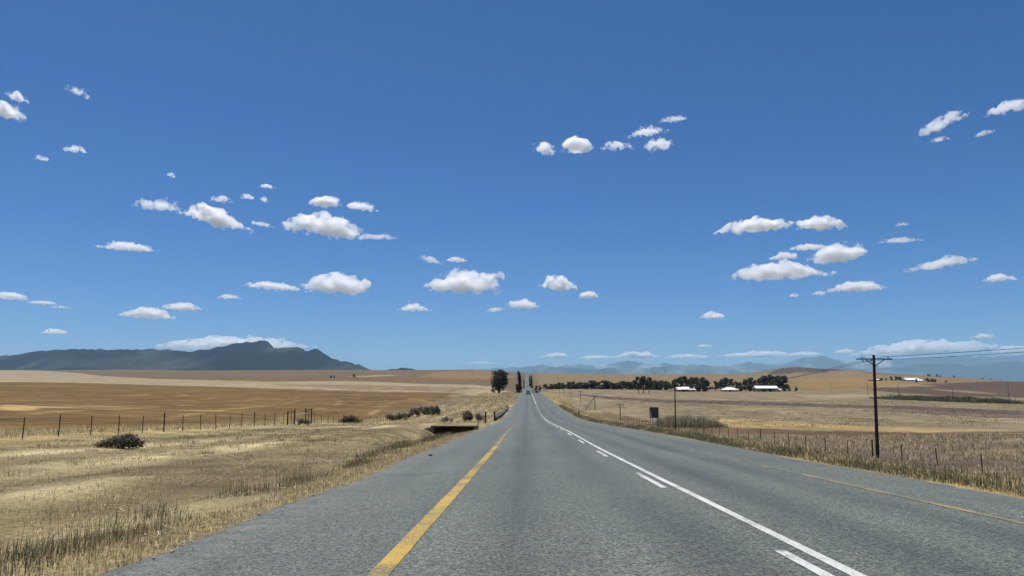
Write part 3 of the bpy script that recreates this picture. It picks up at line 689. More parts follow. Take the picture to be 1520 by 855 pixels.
# ------------------------------------------------------------------ culvert under the farm track
cz = h1(-6.9, 75.5) + 0.05
c = empty('culvert', (-6.9, 71.3, cz - 0.9)); tag(c, 'concrete culvert with dark opening under the farm track on the left', 'culvert')
EARTH = solid('dusty_concrete', (0.20, 0.165, 0.11), 0.95, 0.35, 3.0)
MB().box((0, 0.9, 0.80), (4.36, 3.0, 0.10)).build('slab', EARTH, c)
MB().box((-2.05, 0.75, 0.2), (0.25, 2.6, 1.06)).build('side_wall', EARTH, c)
MB().box((2.05, 0.75, 0.2), (0.25, 2.6, 1.06)).build('side_wall', EARTH, c)
MB().box((0, 2.15, 0.2), (3.84, 0.2, 1.05)).build('back_wall', DARKO, c)  # near-black colour stands in for the shade inside the culvert
MB().box((0, 0.78, -0.28), (3.84, 2.5, 0.1)).build('floor_slab', DARKO, c)  # near-black as well, shade of the opening put into the colour
mb = MB(); mb.prism([(-2.2, 0.70), (-3.9, 0.30), (-3.9, -0.3), (-2.2, -0.3)], -0.55, -0.35); mb.build('wing_wall', EARTH, c)

# ------------------------------------------------------------------ guardrail and marker posts on the left
gz = lambda y_: float(road_z(np.array([y_]))[0]) - 0.15
g = empty('guardrail', (-4.25, 103, gz(103))); tag(g, 'short steel guardrail on dark posts along the left road edge', 'guardrail')
o0 = Vector(g.location)
prof = [(0.0, 0.44), (0.045, 0.50), (0.0, 0.56), (0.0, 0.62), (0.045, 0.68), (0.0, 0.75), (-0.02, 0.75), (0.02, 0.68), (-0.02, 0.60), (0.02, 0.50), (-0.02, 0.44)]
mb = MB(); n_ = len(prof); vs = []; fs = []
gy = np.linspace(101, 178, 20)
for y_ in gy: vs += [(a, y_ - o0.y, gz(y_) + b_ - o0.z) for a, b_ in prof]
for i in range(len(gy) - 1):
    for j in range(n_): fs.append((i * n_ + j, i * n_ + (j + 1) % n_, (i + 1) * n_ + (j + 1) % n_, (i + 1) * n_ + j))
mb.add(vs, fs); mb.build('rail', GALV, g)
for k, y_ in enumerate(np.arange(101.5, 178, 3.8)):
    tall = k in (0, 17)
    MB().tube([(-0.14, y_ - o0.y, gz(y_) - 0.4 - o0.z), (-0.14, y_ - o0.y, gz(y_) + (1.32 if tall else 0.8) - o0.z)], 0.1, 8).build('post', WOODP, g)
for (xy, hgt, r, lb, plate) in [((-4.62, 71.0), 1.22, 0.045, 'thin marker post with a small plate beside the culvert', True), ((-4.66, 84.5), 1.42, 0.10, 'thick dark wooden marker post before the guardrail', False)]:
    zb = h1(*xy); p = empty('marker_post', (*xy, zb)); tag(p, lb, 'post')
    MB().tube([(0, 0, -0.3), (0, 0, hgt)], [r, r * 0.9], 10).build('shaft', WOODP, p)
    if plate:
        MB().box((0, -r - 0.012, hgt - 0.16), (0.17, 0.02, 0.3)).build('plate', BOARD, p)
    MB().box((0, -r - 0.026 if plate else -r * 0.98, hgt - (0.16 if plate else 0.2)), (0.07, 0.012, 0.1)).build('reflector', REDR, p)
for (xy, hgt, lb) in [((9.7, 140.0), 0.95, 'short dark marker post on the right verge below the strutted pole'), ((9.8, 272.0), 0.95, 'tiny dark marker post on the right verge near the crest')]:
    zb = h1(*xy); p = empty('marker_post', (*xy, zb)); tag(p, lb, 'post')
    MB().tube([(0, 0, -0.3), (0, 0, hgt)], [0.1, 0.09], 10).build('shaft', WOODP, p); MB().box((0, -0.095, hgt - 0.12), (0.08, 0.02, 0.1)).build('reflector', REFL, p)
# scrap of tyre rubber lying on the shoulder
rz_ = float(road_surf(-3.05, np.array([24.6]))[0])
mb = MB(); vs = []; nA = 9
for i in range(nA):
    a = (i / (nA - 1) - 0.5) * 1.25
    for r_, yy in ((0.17, -0.06), (0.17, 0.07), (0.10, 0.07), (0.10, -0.06)): vs.append((math.sin(a) * r_, yy + 0.02 * math.sin(i * 2.1), math.cos(a) * r_ - 0.09 + (0.01 if i % 2 else 0)))
fs = [(i * 4 + j, i * 4 + (j + 1) % 4, (i + 1) * 4 + (j + 1) % 4, (i + 1) * 4 + j) for i in range(nA - 1) for j in range(4)] + [(0, 1, 2, 3), tuple((nA - 1) * 4 + j for j in (3, 2, 1, 0))]
mb.add(vs, fs); o = mb.build('tyre_scrap', solid('black_rubber', (0.012, 0.012, 0.012), 0.8, 0.2)); o.location = (-3.15, 24.6, rz_ + 0.003); o.scale = (0.7, 0.7, 0.5)
tag(o, 'black scrap of tyre rubber lying on the left shoulder', 'debris')

# ------------------------------------------------------------------ farm buildings
def building(name, label, xy, L, Wd, wall_h, roof_h, wall, hip=False, rz=0.0, doors=1, windows=2):
    zb = h1(*xy)
    b_ = empty(name, (xy[0], xy[1], zb), rz); tag(b_, label, 'building')
    MB().box((0, 0, wall_h / 2 - 0.3), (L, Wd, wall_h + 0.6)).build('wall', wall, b_)
    e = 0.45; z0 = wall_h + 0.02; z1 = wall_h + roof_h; hx = L / 2 + e; hy = Wd / 2 + e; rdg = hx - (hy * 0.9 if hip else 0)
    mb = MB()
    vs = [(-hx, -hy, z0), (hx, -hy, z0), (hx, hy, z0), (-hx, hy, z0), (-rdg, 0, z1), (rdg, 0, z1)]
    mb.add(vs, [(0, 1, 5, 4), (2, 3, 4, 5), (1, 2, 5), (3, 0, 4), (3, 2, 1, 0)])
    rf = mb.build('roof', ROOFW, b_)
    MB().tube([(-rdg, 0, z1 + 0.03), (rdg, 0, z1 + 0.03)], 0.14, 6).build('ridge_cap', ROOFW, rf)
    for k in range(doors):
        MB().box(((k + 0.5) / doors * L * 0.6 - L * 0.3, -Wd / 2 - 0.03, min(wall_h * 0.42, 1.05)), (min(3.2, L * 0.16), 0.08, min(wall_h * 0.84, 2.1 if hip else 3.4))).build('door', DARKO, b_)
    for k in range(windows):
        x_ = (k + 0.5) / windows * L * 0.86 - L * 0.43 + 0.8
        wn = MB().box((x_, -Wd / 2 - 0.03, wall_h * 0.6), (1.1, 0.07, 0.9)).build('window', DARKO, b_)
        MB().box((x_, -Wd / 2 - 0.05, wall_h * 0.6 - 0.52), (1.3, 0.14, 0.1)).build('sill', WALLW, wn)
    return b_
building('farm_shed', 'white-roofed shed at the left end of the farmyard', (143.218, 690), 11.0, 8.0, 1.9, 2.6, WALLG, rz=0.1)
building('farmhouse', 'white hip-roofed farmhouse between the dark trees', (186.386, 690), 14.0, 10.0, 1.7, 2.4, WALLW, hip=True, rz=-0.15, windows=4)
building('farm_shed', 'long grey-green shed with bright white roof', (218.364, 688), 20.0, 9.0, 3.0, 2.2, WALLG, rz=0.08, doors=2, windows=3)
building('outbuilding', 'small low white outbuilding at the right end of the long shed', (228.727, 686), 4.6, 4.0, 1.7, 0.7, WALLW, windows=1)
building('outbuilding', 'small white hut under the tree right of the left shed', (152.035, 688), 4.0, 3.6, 1.8, 0.8, WALLW, windows=1)
building('farm_shed', 'far long white-roofed shed on the right slope', (754.77, 1480), 27.0, 16.0, 2.0, 4.0, WALLG, rz=0.05, windows=2)
building('farm_shed', 'lower small white-roofed shed right of the far long one', (748.372, 1440), 13.0, 9.0, 1.4, 2.4, WALLG, rz=0.05, windows=1)
building('farmhouse', 'tiny pale hut left of the far farm trees', (697.275, 1500), 7.0, 6.0, 1.6, 1.6, WALLW, windows=1)

# ------------------------------------------------------------------ traffic
TYRE = solid('tyre', (0.02, 0.02, 0.02), 0.85, 0.1); GLASS = solid('car_glass', (0.015, 0.018, 0.02), 0.08, 0.05, spec=0.6)
def car(name, label, x, y, body, facing_us=False, high=1.0, L=4.6, Wd=1.84, hgt=1.75):
    zb = float(road_surf(x, np.array([y]))[0])
    c = empty(name, (x, y, zb), math.pi if facing_us else 0.0); tag(c, label, 'car')
    h = hgt; w2 = Wd / 2
    # lower body, then a cabin that narrows upwards; nose towards +y
    mb = MB(); sec = [(-L / 2, 0.42, 0.92), (-L / 2 + 0.12, 0.28, 1.02), (L * 0.18, 0.26, 1.02), (L / 2 - 0.35, 0.28, 0.92), (L / 2, 0.42, 0.66)]
    vs = []
    for (yy, zl, zh) in sec: vs += [(-w2 * 0.97, yy, zl), (-w2, yy, (zl + zh) / 2), (-w2 * 0.93, yy, zh), (w2 * 0.93, yy, zh), (w2, yy, (zl + zh) / 2), (w2 * 0.97, yy, zl)]
    fs = [(i * 6 + j, i * 6 + (j + 1) % 6, (i + 1) * 6 + (j + 1) % 6, (i + 1) * 6 + j) for i in range(4) for j in range(6)] + [tuple(range(6)), tuple(reversed(range(24, 30)))]
    mb.add(vs, fs)
    a0, a1, b0, b1 = -L / 2 + 0.15, L * 0.17, -L / 2 + 0.42, L * 0.02
    mb.add([(-w2 * .92, a0, 1.0), (w2 * .92, a0, 1.0), (w2 * .92, a1, 1.0), (-w2 * .92, a1, 1.0), (-w2 * .74, b0, h), (w2 * .74, b0, h), (w2 * .74, b1, h), (-w2 * .74, b1, h)], [(3, 2, 1, 0), (4, 5, 6, 7), (0, 1, 5, 4), (1, 2, 6, 5), (2, 3, 7, 6), (3, 0, 4, 7)])
    mb.build('body', body, c)
    def quad(n_, p, m_): MB().add(p, [(0, 1, 2, 3)]).build(n_, m_, c)
    t0, t1 = 0.12, 0.86
    def lerp(p, q, f): return tuple(a + (b - a) * f for a, b in zip(p, q))
    P = [(-w2 * .92, a0, 1.0), (w2 * .92, a0, 1.0), (w2 * .92, a1, 1.0), (-w2 * .92, a1, 1.0)]; Q = [(-w2 * .74, b0, h), (w2 * .74, b0, h), (w2 * .74, b1, h), (-w2 * .74, b1, h)]
    for nm, i, j, off in (('rear_window', 0, 1, (0, -0.012, 0.003)), ('side_window', 1, 2, (0.012, 0, 0.003)), ('windscreen', 2, 3, (0, 0.012, 0.006)), ('side_window', 3, 0, (-0.012, 0, 0.003))):
        lo0, lo1 = lerp(P[i], Q[i], t0), lerp(P[j], Q[j], t0); hi0, hi1 = lerp(P[i], Q[i], t1), lerp(P[j], Q[j], t1)
        pts = [lerp(lo0, lo1, .07), lerp(lo0, lo1, .93), lerp(hi0, hi1, .93), lerp(hi0, hi1, .07)]
        quad(nm, [tuple(a + b for a, b in zip(p, off)) for p in pts], GLASS)
    for sx in (-1, 1):
        for yy in (-L * 0.31, L * 0.31):
            wv = MB().tube([(sx * (w2 - 0.22), yy, 0.34), (sx * (w2 - 0.01), yy, 0.34)], 0.34, 16).build('wheel', TYRE, c)
            MB().tube([(sx * (w2 - 0.03), yy, 0.34), (sx * (w2 + 0.006), yy, 0.34)], 0.2, 12).build('rim', GALV, wv)
        MB().box((sx * w2 * 0.78, -L / 2 + 0.05, 0.86), (0.26, 0.12, 0.2)).build('tail_light', REDR, c)
        MB().box((sx * w2 * 0.72, L / 2 - 0.1, 0.66), (0.34, 0.14, 0.14)).build('headlight', REFL, c)
        MB().box((sx * (w2 + 0.06), L * 0.1, 1.08), (0.16, 0.1, 0.13)).build('mirror', body, c)
    MB().box((0, -L / 2 - 0.03, 0.48), (Wd * 0.94, 0.14, 0.2)).build('bumper', TYRE, c)
    MB().box((0, -L / 2 - 0.005, 0.8), (0.5, 0.03, 0.12)).build('number_plate', REFL, c)
DK = solid('dark_blue_grey_paint', (0.055, 0.06, 0.065), 0.35, 0.05, spec=0.5); BK = solid('black_paint', (0.012, 0.012, 0.013), 0.35, 0.05); SV = solid('silver_paint', (0.32, 0.33, 0.34), 0.35, 0.05, 1.0, 0.3)
car('car', 'dark car driving away in the left lane just before the crest', 0.75, 362, DK, Wd=1.98, hgt=1.72, L=4.9)
car('car', 'dark oncoming car in the right lane just past the crest', 4.5, 575, BK, True)
car('car', 'small dark car in the left lane beyond the crest', 0.7, 690, BK)
car('car', 'tiny silver car far up the road', 0.7, 1200, SV)
car('car', 'farthest tiny dark car climbing the distant road', 0.7, 1560, BK)

# pylons on the far skyline
for k, xy in enumerate([(676.215, 4000), (768.5, 4150)]):
    zb = h1(*xy); p = empty('pylon', (xy[0], xy[1], zb)); tag(p, ['left', 'right'][k] + ' of two faint lattice pylons on the skyline above the windbreak', 'pylon')
    mb = MB()
    for sx in (-1, 1):
        for sy in (-1, 1): mb.tube([(sx * 3, sy * 3, 0), (sx * 0.6, sy * 0.6, 24), (0, 0, 30)], 0.22, 4)
    for z in (4, 9, 14, 19):
        q = 3 - z * 0.1
        for sx, sy, ex, ey in ((-1, -1, 1, -1), (1, -1, 1, 1), (1, 1, -1, 1), (-1, 1, -1, -1)): mb.tube([(sx * q, sy * q, z), (ex * (q - .4), ey * (q - .4), z + 4)], 0.14, 4)
    mb.build('lattice', GALV, p)
    for z, w_ in ((20, 5), (24, 4), (28, 3)): MB().box((0, 0, z), (w_ * 2, 0.5, 0.5)).build('crossarm', GALV, p)
# ------------------------------------------------------------------ trees
LEAF = leaf_mat('leaves', 0.2, up=0.45)
BARK = solid('bark', (0.13, 0.105, 0.08), 0.95, 0.4, 3.0)
DRYLEAF = leaf_mat('dry_leaves', 0.15)
trng = np.random.default_rng(23)
def leaf_cloud(name, lobes, n, size, cols, mat, flat=0.0, rng=trng, shell=0.55):
    """n small leaf sprays spread through the lobes (centre, radii); cols = list of albedos"""
    w_ = np.array([r[0] * r[1] * r[2] for _, r in lobes]) ** 0.75; w_ = w_ / w_.sum()
    k = rng.choice(len(lobes), n, p=w_)
    d = rng.normal(size=(n, 3)); d /= np.linalg.norm(d, axis=1)[:, None]
    rad = (shell + (1 - shell) * rng.random(n) ** 0.6) * (1 + 0.12 * rng.normal(size=n))
    rad = np.where(rng.random(n) < 0.25, rng.random(n) ** 0.5, rad)
    C = np.array([c for c, _ in lobes])[k]; Rr = np.array([r for _, r in lobes])[k]
    P = C + d * rad[:, None] * Rr
    a = rng.normal(size=(n, 3)); a /= np.linalg.norm(a, axis=1)[:, None]
    b = np.cross(a, d + rng.normal(size=(n, 3)) * 0.6); b /= np.linalg.norm(b, axis=1)[:, None] + 1e-9
    s = size * rng.uniform(0.5, 1.3, n)[:, None]
    V = np.stack([P - a * s, P + b * s * 0.55, P + a * s, P - b * s * 0.55], 1).reshape(-1, 3)
    F = np.arange(4 * n).reshape(n, 4)
    cc = np.array(cols)[rng.integers(0, len(cols), n)] * rng.uniform(0.65, 1.35, n)[:, None]
    return np_mesh(name, V, F, np.repeat(cc, 4, 0))
GREEN = [(0.034, 0.044, 0.021), (0.046, 0.057, 0.026), (0.024, 0.033, 0.018), (0.068, 0.074, 0.034)]
GUM = [(0.036, 0.047, 0.028), (0.05, 0.06, 0.036), (0.027, 0.036, 0.023), (0.078, 0.084, 0.05)]  # lightest tone puts sunlit leaves into the colour, scattered at random
def trunk_mesh(h, r, limbs, seed, low=0.35):
    rg = random.Random(seed); mb = MB()
    mb.tube([(0, 0, -0.3), (0.02 * h * rg.uniform(-1, 1), 0.01 * h, h * 0.3), (0.03 * h * rg.uniform(-1, 1), 0, h * 0.6), (0, 0, h * 0.85)], [r * 1.25, r, r * 0.65, r * 0.25], 8)
    for k in range(limbs):
        a = rg.uniform(0, 2 * math.pi); z0 = h * rg.uniform(low, 0.6); L = h * rg.uniform(0.2, 0.36)
        mb.tube([(0, 0, z0), (math.cos(a) * L * 0.5, math.sin(a) * L * 0.5, z0 + L * 0.5), (math.cos(a) * L, math.sin(a) * L, z0 + L * 0.95)], [r * 0.5, r * 0.32, r * 0.1], 6)
    return mb.mesh('trunk')
def make_tree(kind, seed):
    rg = random.Random(seed)
    if kind == 'round':            # wide dense crown down almost to the ground
        h = 12.6; lobes = []
        for k in range(26):
            a = rg.uniform(0, 6.28); zz = rg.uniform(-0.8, 0.95); q = math.sqrt(max(0, 1 - zz * zz)) * rg.uniform(0.35, 0.8)
            lobes.append(((math.cos(a) * q * 5.2, math.sin(a) * q * 5.2, 6.5 + zz * 4.9), (rg.uniform(1.3, 2.1),) * 2 + (rg.uniform(1.2, 1.9),)))
        lobes.append(((0, 0, 6.6), (4.6, 4.6, 5.0)))
        n, s = 5200, 0.34
        tr = trunk_mesh(h, 0.45, 9, seed, 0.22); cols = GREEN
    elif kind == 'tall':           # tall narrow gum with bushy foot
        h = 17.0; lobes = [((rg.uniform(-.5, .5), rg.uniform(-.6, .6), z), (rg.uniform(1.3, 1.9), rg.uniform(1.3, 1.9), 1.8)) for z in np.arange(6.5, 16.2, 1.0)]
        lobes += [((rg.uniform(-1.4, 1.6), rg.uniform(-1.4, 1.4), rg.uniform(1.6, 5.0)), (rg.uniform(1.5, 2.2), 1.8, 1.7)) for _ in range(7)]
        n, s = 3600, 0.36
        tr = trunk_mesh(h, 0.34, 6, seed); cols = GREEN
    elif kind == 'grove':          # farm-yard gum: uneven crown with gaps
        h = 13.0; lobes = []
        for k in range(15):
            a = rg.uniform(0, 6.28); zz = rg.uniform(0.22, 1.0); q = rg.uniform(0.2, 1.0) * (1.15 - 0.55 * zz)
            lobes.append(((math.cos(a) * q * 4.6, math.sin(a) * q * 4.6, zz * 11.2), (rg.uniform(1.2, 2.3), rg.uniform(1.2, 2.3), rg.uniform(0.9, 1.7))))
        n, s = 1700, 0.55
        tr = trunk_mesh(h, 0.4, 7, seed); cols = GUM
    elif kind == 'row':            # lower windbreak tree
        h = 9.0; lobes = []
        for k in range(10):
            a = rg.uniform(0, 6.28); zz = rg.uniform(0.18, 1.0); q = rg.uniform(0.2, 1.0) * (1.1 - 0.5 * zz)
            lobes.append(((math.cos(a) * q * 3.8, math.sin(a) * q * 3.8, zz * 8.0), (rg.uniform(1.3, 2.2), rg.uniform(1.3, 2.2), rg.uniform(0.9, 1.6))))
        n, s = 900, 0.6
        tr = trunk_mesh(h, 0.3, 5, seed); cols = GUM
    elif kind == 'bare_gum':       # tall pale trunks, crown carried high
        h = 15.0; lobes = []
        for k in range(11):
            a = rg.uniform(0, 6.28); zz = rg.uniform(0.4, 1.0); q = rg.uniform(0.2, 1.0)
            lobes.append(((math.cos(a) * q * 3.0, math.sin(a) * q * 3.0, zz * 13.6), (rg.uniform(1.0, 1.9), rg.uniform(1.0, 1.9), rg.uniform(0.8, 1.5))))
        n, s = 1200, 0.5
        tr = trunk_mesh(h, 0.38, 5, seed); cols = GUM
    return leaf_cloud('crown', lobes, n, s, cols, LEAF), tr
PROTO = {}
for kind, cnt in (('round', 1), ('tall', 2), ('grove', 4), ('row', 4), ('bare_gum', 2)):
    PROTO[kind] = [make_tree(kind, 100 + 13 * i + len(kind)) for i in range(cnt)]
def plant_tree(name, kind, xy, height, label, group=None, i=0, wide=1.0, sink=0.0):
    cr, tr = PROTO[kind][i % len(PROTO[kind])]
    o = empty(name, (xy[0], xy[1], h1(*xy) - sink), random.uniform(0, 6.28))
    h0 = {'round': 12.0, 'tall': 17.5, 'grove': 12.8, 'row': 9.2, 'bare_gum': 14.6}[kind]
    k = height / h0; o.scale = (k * wide, k * wide, k)
    link('trunk', tr, BARK, o); link('crown', cr, LEAF, o)
    tag(o, label, 'tree', group); return o
ORD = ['first', 'second', 'third', 'fourth', 'fifth', 'sixth', 'seventh', 'eighth', 'ninth', 'tenth', 'eleventh', 'twelfth', 'thirteenth', 'fourteenth', 'fifteenth', 'sixteenth', 'seventeenth', 'eighteenth', 'nineteenth', 'twentieth']
def ordinal(n):
    if n < 20: return ORD[n]
    t = ['twenty', 'thirty', 'forty', 'fifty'][(n + 1) // 10 - 2]
    r = (n + 1) % 10
    return (t[:-1] + 'ieth') if r == 0 else t + '-' + ORD[r - 1]

plant_tree('roadside_tree', 'round', (-15.7366, 425), 13.4, 'big round dark green tree left of the road', sink=0.3)
plant_tree('roadside_tree', 'tall', (-5.56273, 560), 17.2, 'tall narrow dark tree close to the left road edge', sink=0.4, wide=0.86)
plant_tree('roadside_tree', 'tall', (-7.26887, 575), 9.0, 'low bushy tree at the foot of the tall narrow roadside tree', i=1, sink=2.0, wide=1.3)
for k, (xy, hh) in enumerate([((-3.79622, 1000), 13.0), ((4.66167, 1150), 19.0), ((6.42389, 1080), 19.5), ((7.03051, 1000), 15.0)]):
    plant_tree('roadside_tree', 'tall', xy, hh, ['slim far tree on the left road edge beyond the crest', 'leftmost of three slim far trees on the right road edge', 'tallest of three slim far trees on the right road edge', 'rightmost low one of three slim far trees on the right road edge'][k], i=k, wide=0.55, sink=0.3)
# long windbreak behind the right-hand field
ROW = [(10.3505, 820), (13.962, 815)]
a0, a1 = np.array((23.802, 880)), np.array((143.46, 760))
nrow = 40
for k in range(nrow):
    f = k / (nrow - 1)
    p = a0 + (a1 - a0) * f + np.array([random.uniform(-1.5, 1.5), random.uniform(-9, 9)])
    plant_tree('windbreak_tree', 'row' if k % 3 else 'grove', tuple(p), random.uniform(7.0, 9.8) + 2.2 * f, f'{ordinal(k)} tree from the road in the long dark windbreak', 'trees of the long windbreak', i=k, wide=random.uniform(1.15, 1.5), sink=0.9)
plant_tree('windbreak_tree', 'row', ROW[0], 6.0, 'small dark tree nearest the road, left of the long windbreak', sink=0.3, wide=0.8)
plant_tree('windbreak_tree', 'row', ROW[1], 6.6, 'small dark tree in the gap between the road and the long windbreak', i=1, sink=0.3, wide=0.8)
# pair of gums standing out in front of the windbreak
for k, (xy, hh, wd) in enumerate([((89.5973, 600), 14.5, 0.62), ((94.2976, 606), 15.5, 0.8), ((97.9932, 602), 14.0, 0.75)]):
    plant_tree('gum_tree', 'bare_gum', xy, hh, ['left', 'middle', 'right'][k] + ' one of three gum trees in front of the long windbreak', 'gums in front of the windbreak', i=k, wide=wd, sink=0.4)
# farmyard groves
FARM = [(1001, 13), (1010, 14.5), (1018, 15), (1027, 15.2), (1035, 15), (1043, 14), (1050, 11.5), (1062, 11), (1070, 12.5), (1078, 13.5), (1085, 12), (1093, 10.5), (1100, 9.5), (1107, 12), (1114, 13.5), (1121, 12), (1129, 14.5), (1136, 15.5), (1143, 16.2), (1150, 16.4), (1157, 16.5), (1163, 15.5)]
FARM_XY = [(144.664, 735), (149.561, 730), (157.331, 742), (160.224, 728), (163.614, 720), (169.232, 722), (172.065, 715), (184.759, 735), (191.82, 742), (196.058, 738), (202.573, 745), (205.101, 735), (206.839, 725), (207.575, 712), (211.424, 710), (224.976, 740), (233.986, 752), (237.407, 748), (244.337, 755), (247.394, 750), (249.38, 742), (251.978, 738)]
for k, (xy, (_, hh)) in enumerate(zip(FARM_XY, FARM)):
    where = 'around the left white roof' if k < 7 else ('around the white hipped roof' if k < 13 else 'around the long shed')
    base = 0 if k < 7 else (7 if k < 13 else 13)
    plant_tree('farm_tree', 'grove', xy, hh, f'{ordinal(k - base)} from the left of the tall farm trees {where}', 'tall farmyard trees', i=k, wide=random.uniform(0.85, 1.05), sink=0.3)
for k, (xy, hh, lb) in enumerate([((152.706, 672), 7.0, 'dark low tree in front of the farm, right of the left white roof'), ((159.054, 676), 8.5, 'broad dark tree just right of the left white roof'), ((204.853, 690), 8.0, 'dark tree against the left end of the long shed'), ((235.589, 690), 6.0, 'low dark tree past the right end of the long shed'), ((243.987, 700), 3.8, 'small dark bush-like tree right of the farm trees'), ((250.837, 700), 4.2, 'lone rounded small tree farthest right of the farmyard'), ((196.238, 690), 5.5, 'low dark tree between the hipped roof and the long shed')]):
    plant_tree('farm_tree', 'row', xy, hh, lb, i=k, sink=0.3)
# far farm on the right slope
for k, (px_, hh) in enumerate([((697.153, 1480), 7), ((711.097, 1490), 6), ((716.805, 1480), 10), ((728.425, 1485), 11), ((733.829, 1480), 10)]):
    plant_tree('far_farm_tree', 'grove', px_, hh, f'{ordinal(k)} from the left of the trees beside the far white sheds', 'trees beside the far white sheds', i=k, wide=1.1, sink=0.3)
for k, (px_, hh) in enumerate([((646.314, 1250), 7), ((690.546, 1300), 9), ((703.957, 1310), 8), ((704.323, 1300), 6.5), ((739.361, 1330), 5)]):
    plant_tree('far_farm_tree', 'grove', px_, hh, f'{ordinal(k)} from the left of the trees right of and below the far white sheds', 'trees right of the far white sheds', i=k + 2, wide=1.2, sink=0.3)
for k, (px_, hh) in enumerate([((1441.36, 2700), 11), ((1469.98, 2700), 11), ((1492.87, 2720), 8), ((1529.54, 2700), 10), ((1571.44, 2600), 7), ((1598.91, 2600), 6)]):
    plant_tree('skyline_tree', 'grove', px_, hh, f'{ordinal(k)} from the left of the tiny trees on the right skyline', 'tiny trees on the right skyline', i=k, wide=1.3, sink=0.3)
for k, (px_, hh) in enumerate([((-395.922, 1500), 7), ((-391.679, 1510), 6), ((-372.747, 1600), 9)]):
    plant_tree('field_tree', 'grove', px_, hh, ['left of two tiny trees in the brown field under the mountain slope', 'right of two tiny trees in the brown field under the mountain slope', 'lone tiny tree on the skyline field right of the tiny pair'][k], i=k, sink=0.3)

# ------------------------------------------------------------------ shrubs
def make_shrub(seed, n=900, size=0.07, cols=None, dry=False):
    rg = random.Random(seed); lobes = []
    for k in range(12):
        a = rg.uniform(0, 6.28); q = rg.uniform(0, 0.75)
        lobes.append(((math.cos(a) * q, math.sin(a) * q, rg.uniform(0.2, 0.75)), (rg.uniform(0.22, 0.42),) * 2 + (rg.uniform(0.18, 0.34),)))
    cr = leaf_cloud('foliage', lobes, n, size, cols, LEAF, shell=0.4)
    mb = MB()
    for k in range(9):
        a = rg.uniform(0, 6.28); L = rg.uniform(0.5, 0.95)
        mb.tube([(0, 0, -0.1), (math.cos(a) * 0.3 * L, math.sin(a) * 0.3 * L, 0.4 * L), (math.cos(a) * 0.7 * L, math.sin(a) * 0.7 * L, 0.9 * L)], [0.022, 0.014, 0.005], 4)
    return cr, mb.mesh('stem')
DARKSH = [(0.06, 0.058, 0.036), (0.046, 0.046, 0.03), (0.085, 0.075, 0.048), (0.11, 0.095, 0.065)]
REDSH = [(0.12, 0.085, 0.055), (0.085, 0.062, 0.042), (0.15, 0.11, 0.075), (0.07, 0.06, 0.04)]
GREYSH = [(0.15, 0.12, 0.095), (0.11, 0.09, 0.075), (0.2, 0.165, 0.13)]
SH = {'dark': [make_shrub(301 + i, 2600, 0.05, DARKSH) for i in range(2)], 'red': [make_shrub(311 + i, 1000, 0.07, REDSH) for i in range(2)], 'grey': [make_shrub(321 + i, 900, 0.07, GREYSH) for i in range(2)]}
def shrub(kind, xy, wdt, hgt, label, i=0, group=None):
    cr, st = SH[kind][i % 2]
    o = empty('shrub', (xy[0], xy[1], h1(*xy) - 0.04), random.uniform(0, 6.28)); o.scale = (wdt / 2, wdt / 2, hgt)
    link('foliage', cr, LEAF, o); link('stem', st, BARK, o); tag(o, label, 'shrub', group)
shrub('dark', (-19.0078, 34.5), 2.1, 0.66, 'left half of the dark bush in front of the left fence')
shrub('dark', (-17.9284, 34.2), 2.0, 0.78, 'right and taller half of the dark bush in front of the left fence', 1)
shrub('dark', (-26.3983, 112), 3.4, 1.35, 'dark bush on the left fence line right of the gate')
shrub('dark', (-27.5604, 113), 2.0, 0.9, 'small dark bush at the left foot of the fence-line bush', 1)
shrub('red', (-27.0306, 150), 3.0, 1.5, 'greyish bush left end of the bushy fence stretch')
for k, (xy, a, b_, kd, lb) in enumerate([
  ((-26.3825, 155), 3.4, 1.6, 'dark', 'dark bush second along the bushy fence stretch'), ((-26.1365, 165), 3.0, 1.7, 'grey', 'grey-brown bush in the middle of the bushy fence stretch'),
  ((-25.2156, 172), 3.6, 2.1, 'red', 'brown bush fourth along the bushy fence stretch'), ((-24.4285, 180), 4.0, 2.4, 'red', 'tall brown bush fifth along the bushy fence stretch'),
  ((-22.3812, 178), 3.2, 2.3, 'dark', 'dark bush near the right end of the bushy fence stretch'), ((-21.3991, 182), 2.4, 2.2, 'dark', 'small dark bush at the right end of the bushy fence stretch'),
  ((-12.8042, 120), 2.2, 1.2, 'grey', 'pale leafless bush above the culvert'), ((-10.0343, 122), 2.4, 1.9, 'dark', 'dark rounded bush above the right end of the culvert'),
  ((-8.95769, 118), 2.6, 1.6, 'red', 'brown bush right of the dark rounded bush by the culvert'), ((-6.98221, 112), 2.2, 1.3, 'grey', 'grey bush behind the two roadside marker posts'),
  ((-25.1643, 83), 1.6, 0.75, 'red', 'dry reddish brush left in front of the farm gate'), ((-24.1125, 82), 1.5, 0.7, 'red', 'dry reddish brush right in front of the farm gate'),
  ((-18.588, 420), 3.5, 2.2, 'red', 'reddish bush under the left side of the big round tree'), ((7.03265, 520), 6.0, 1.8, 'dark', 'low dark bush right of the road beyond the crest')]):
    shrub(kd, xy, a, b_, lb, k)
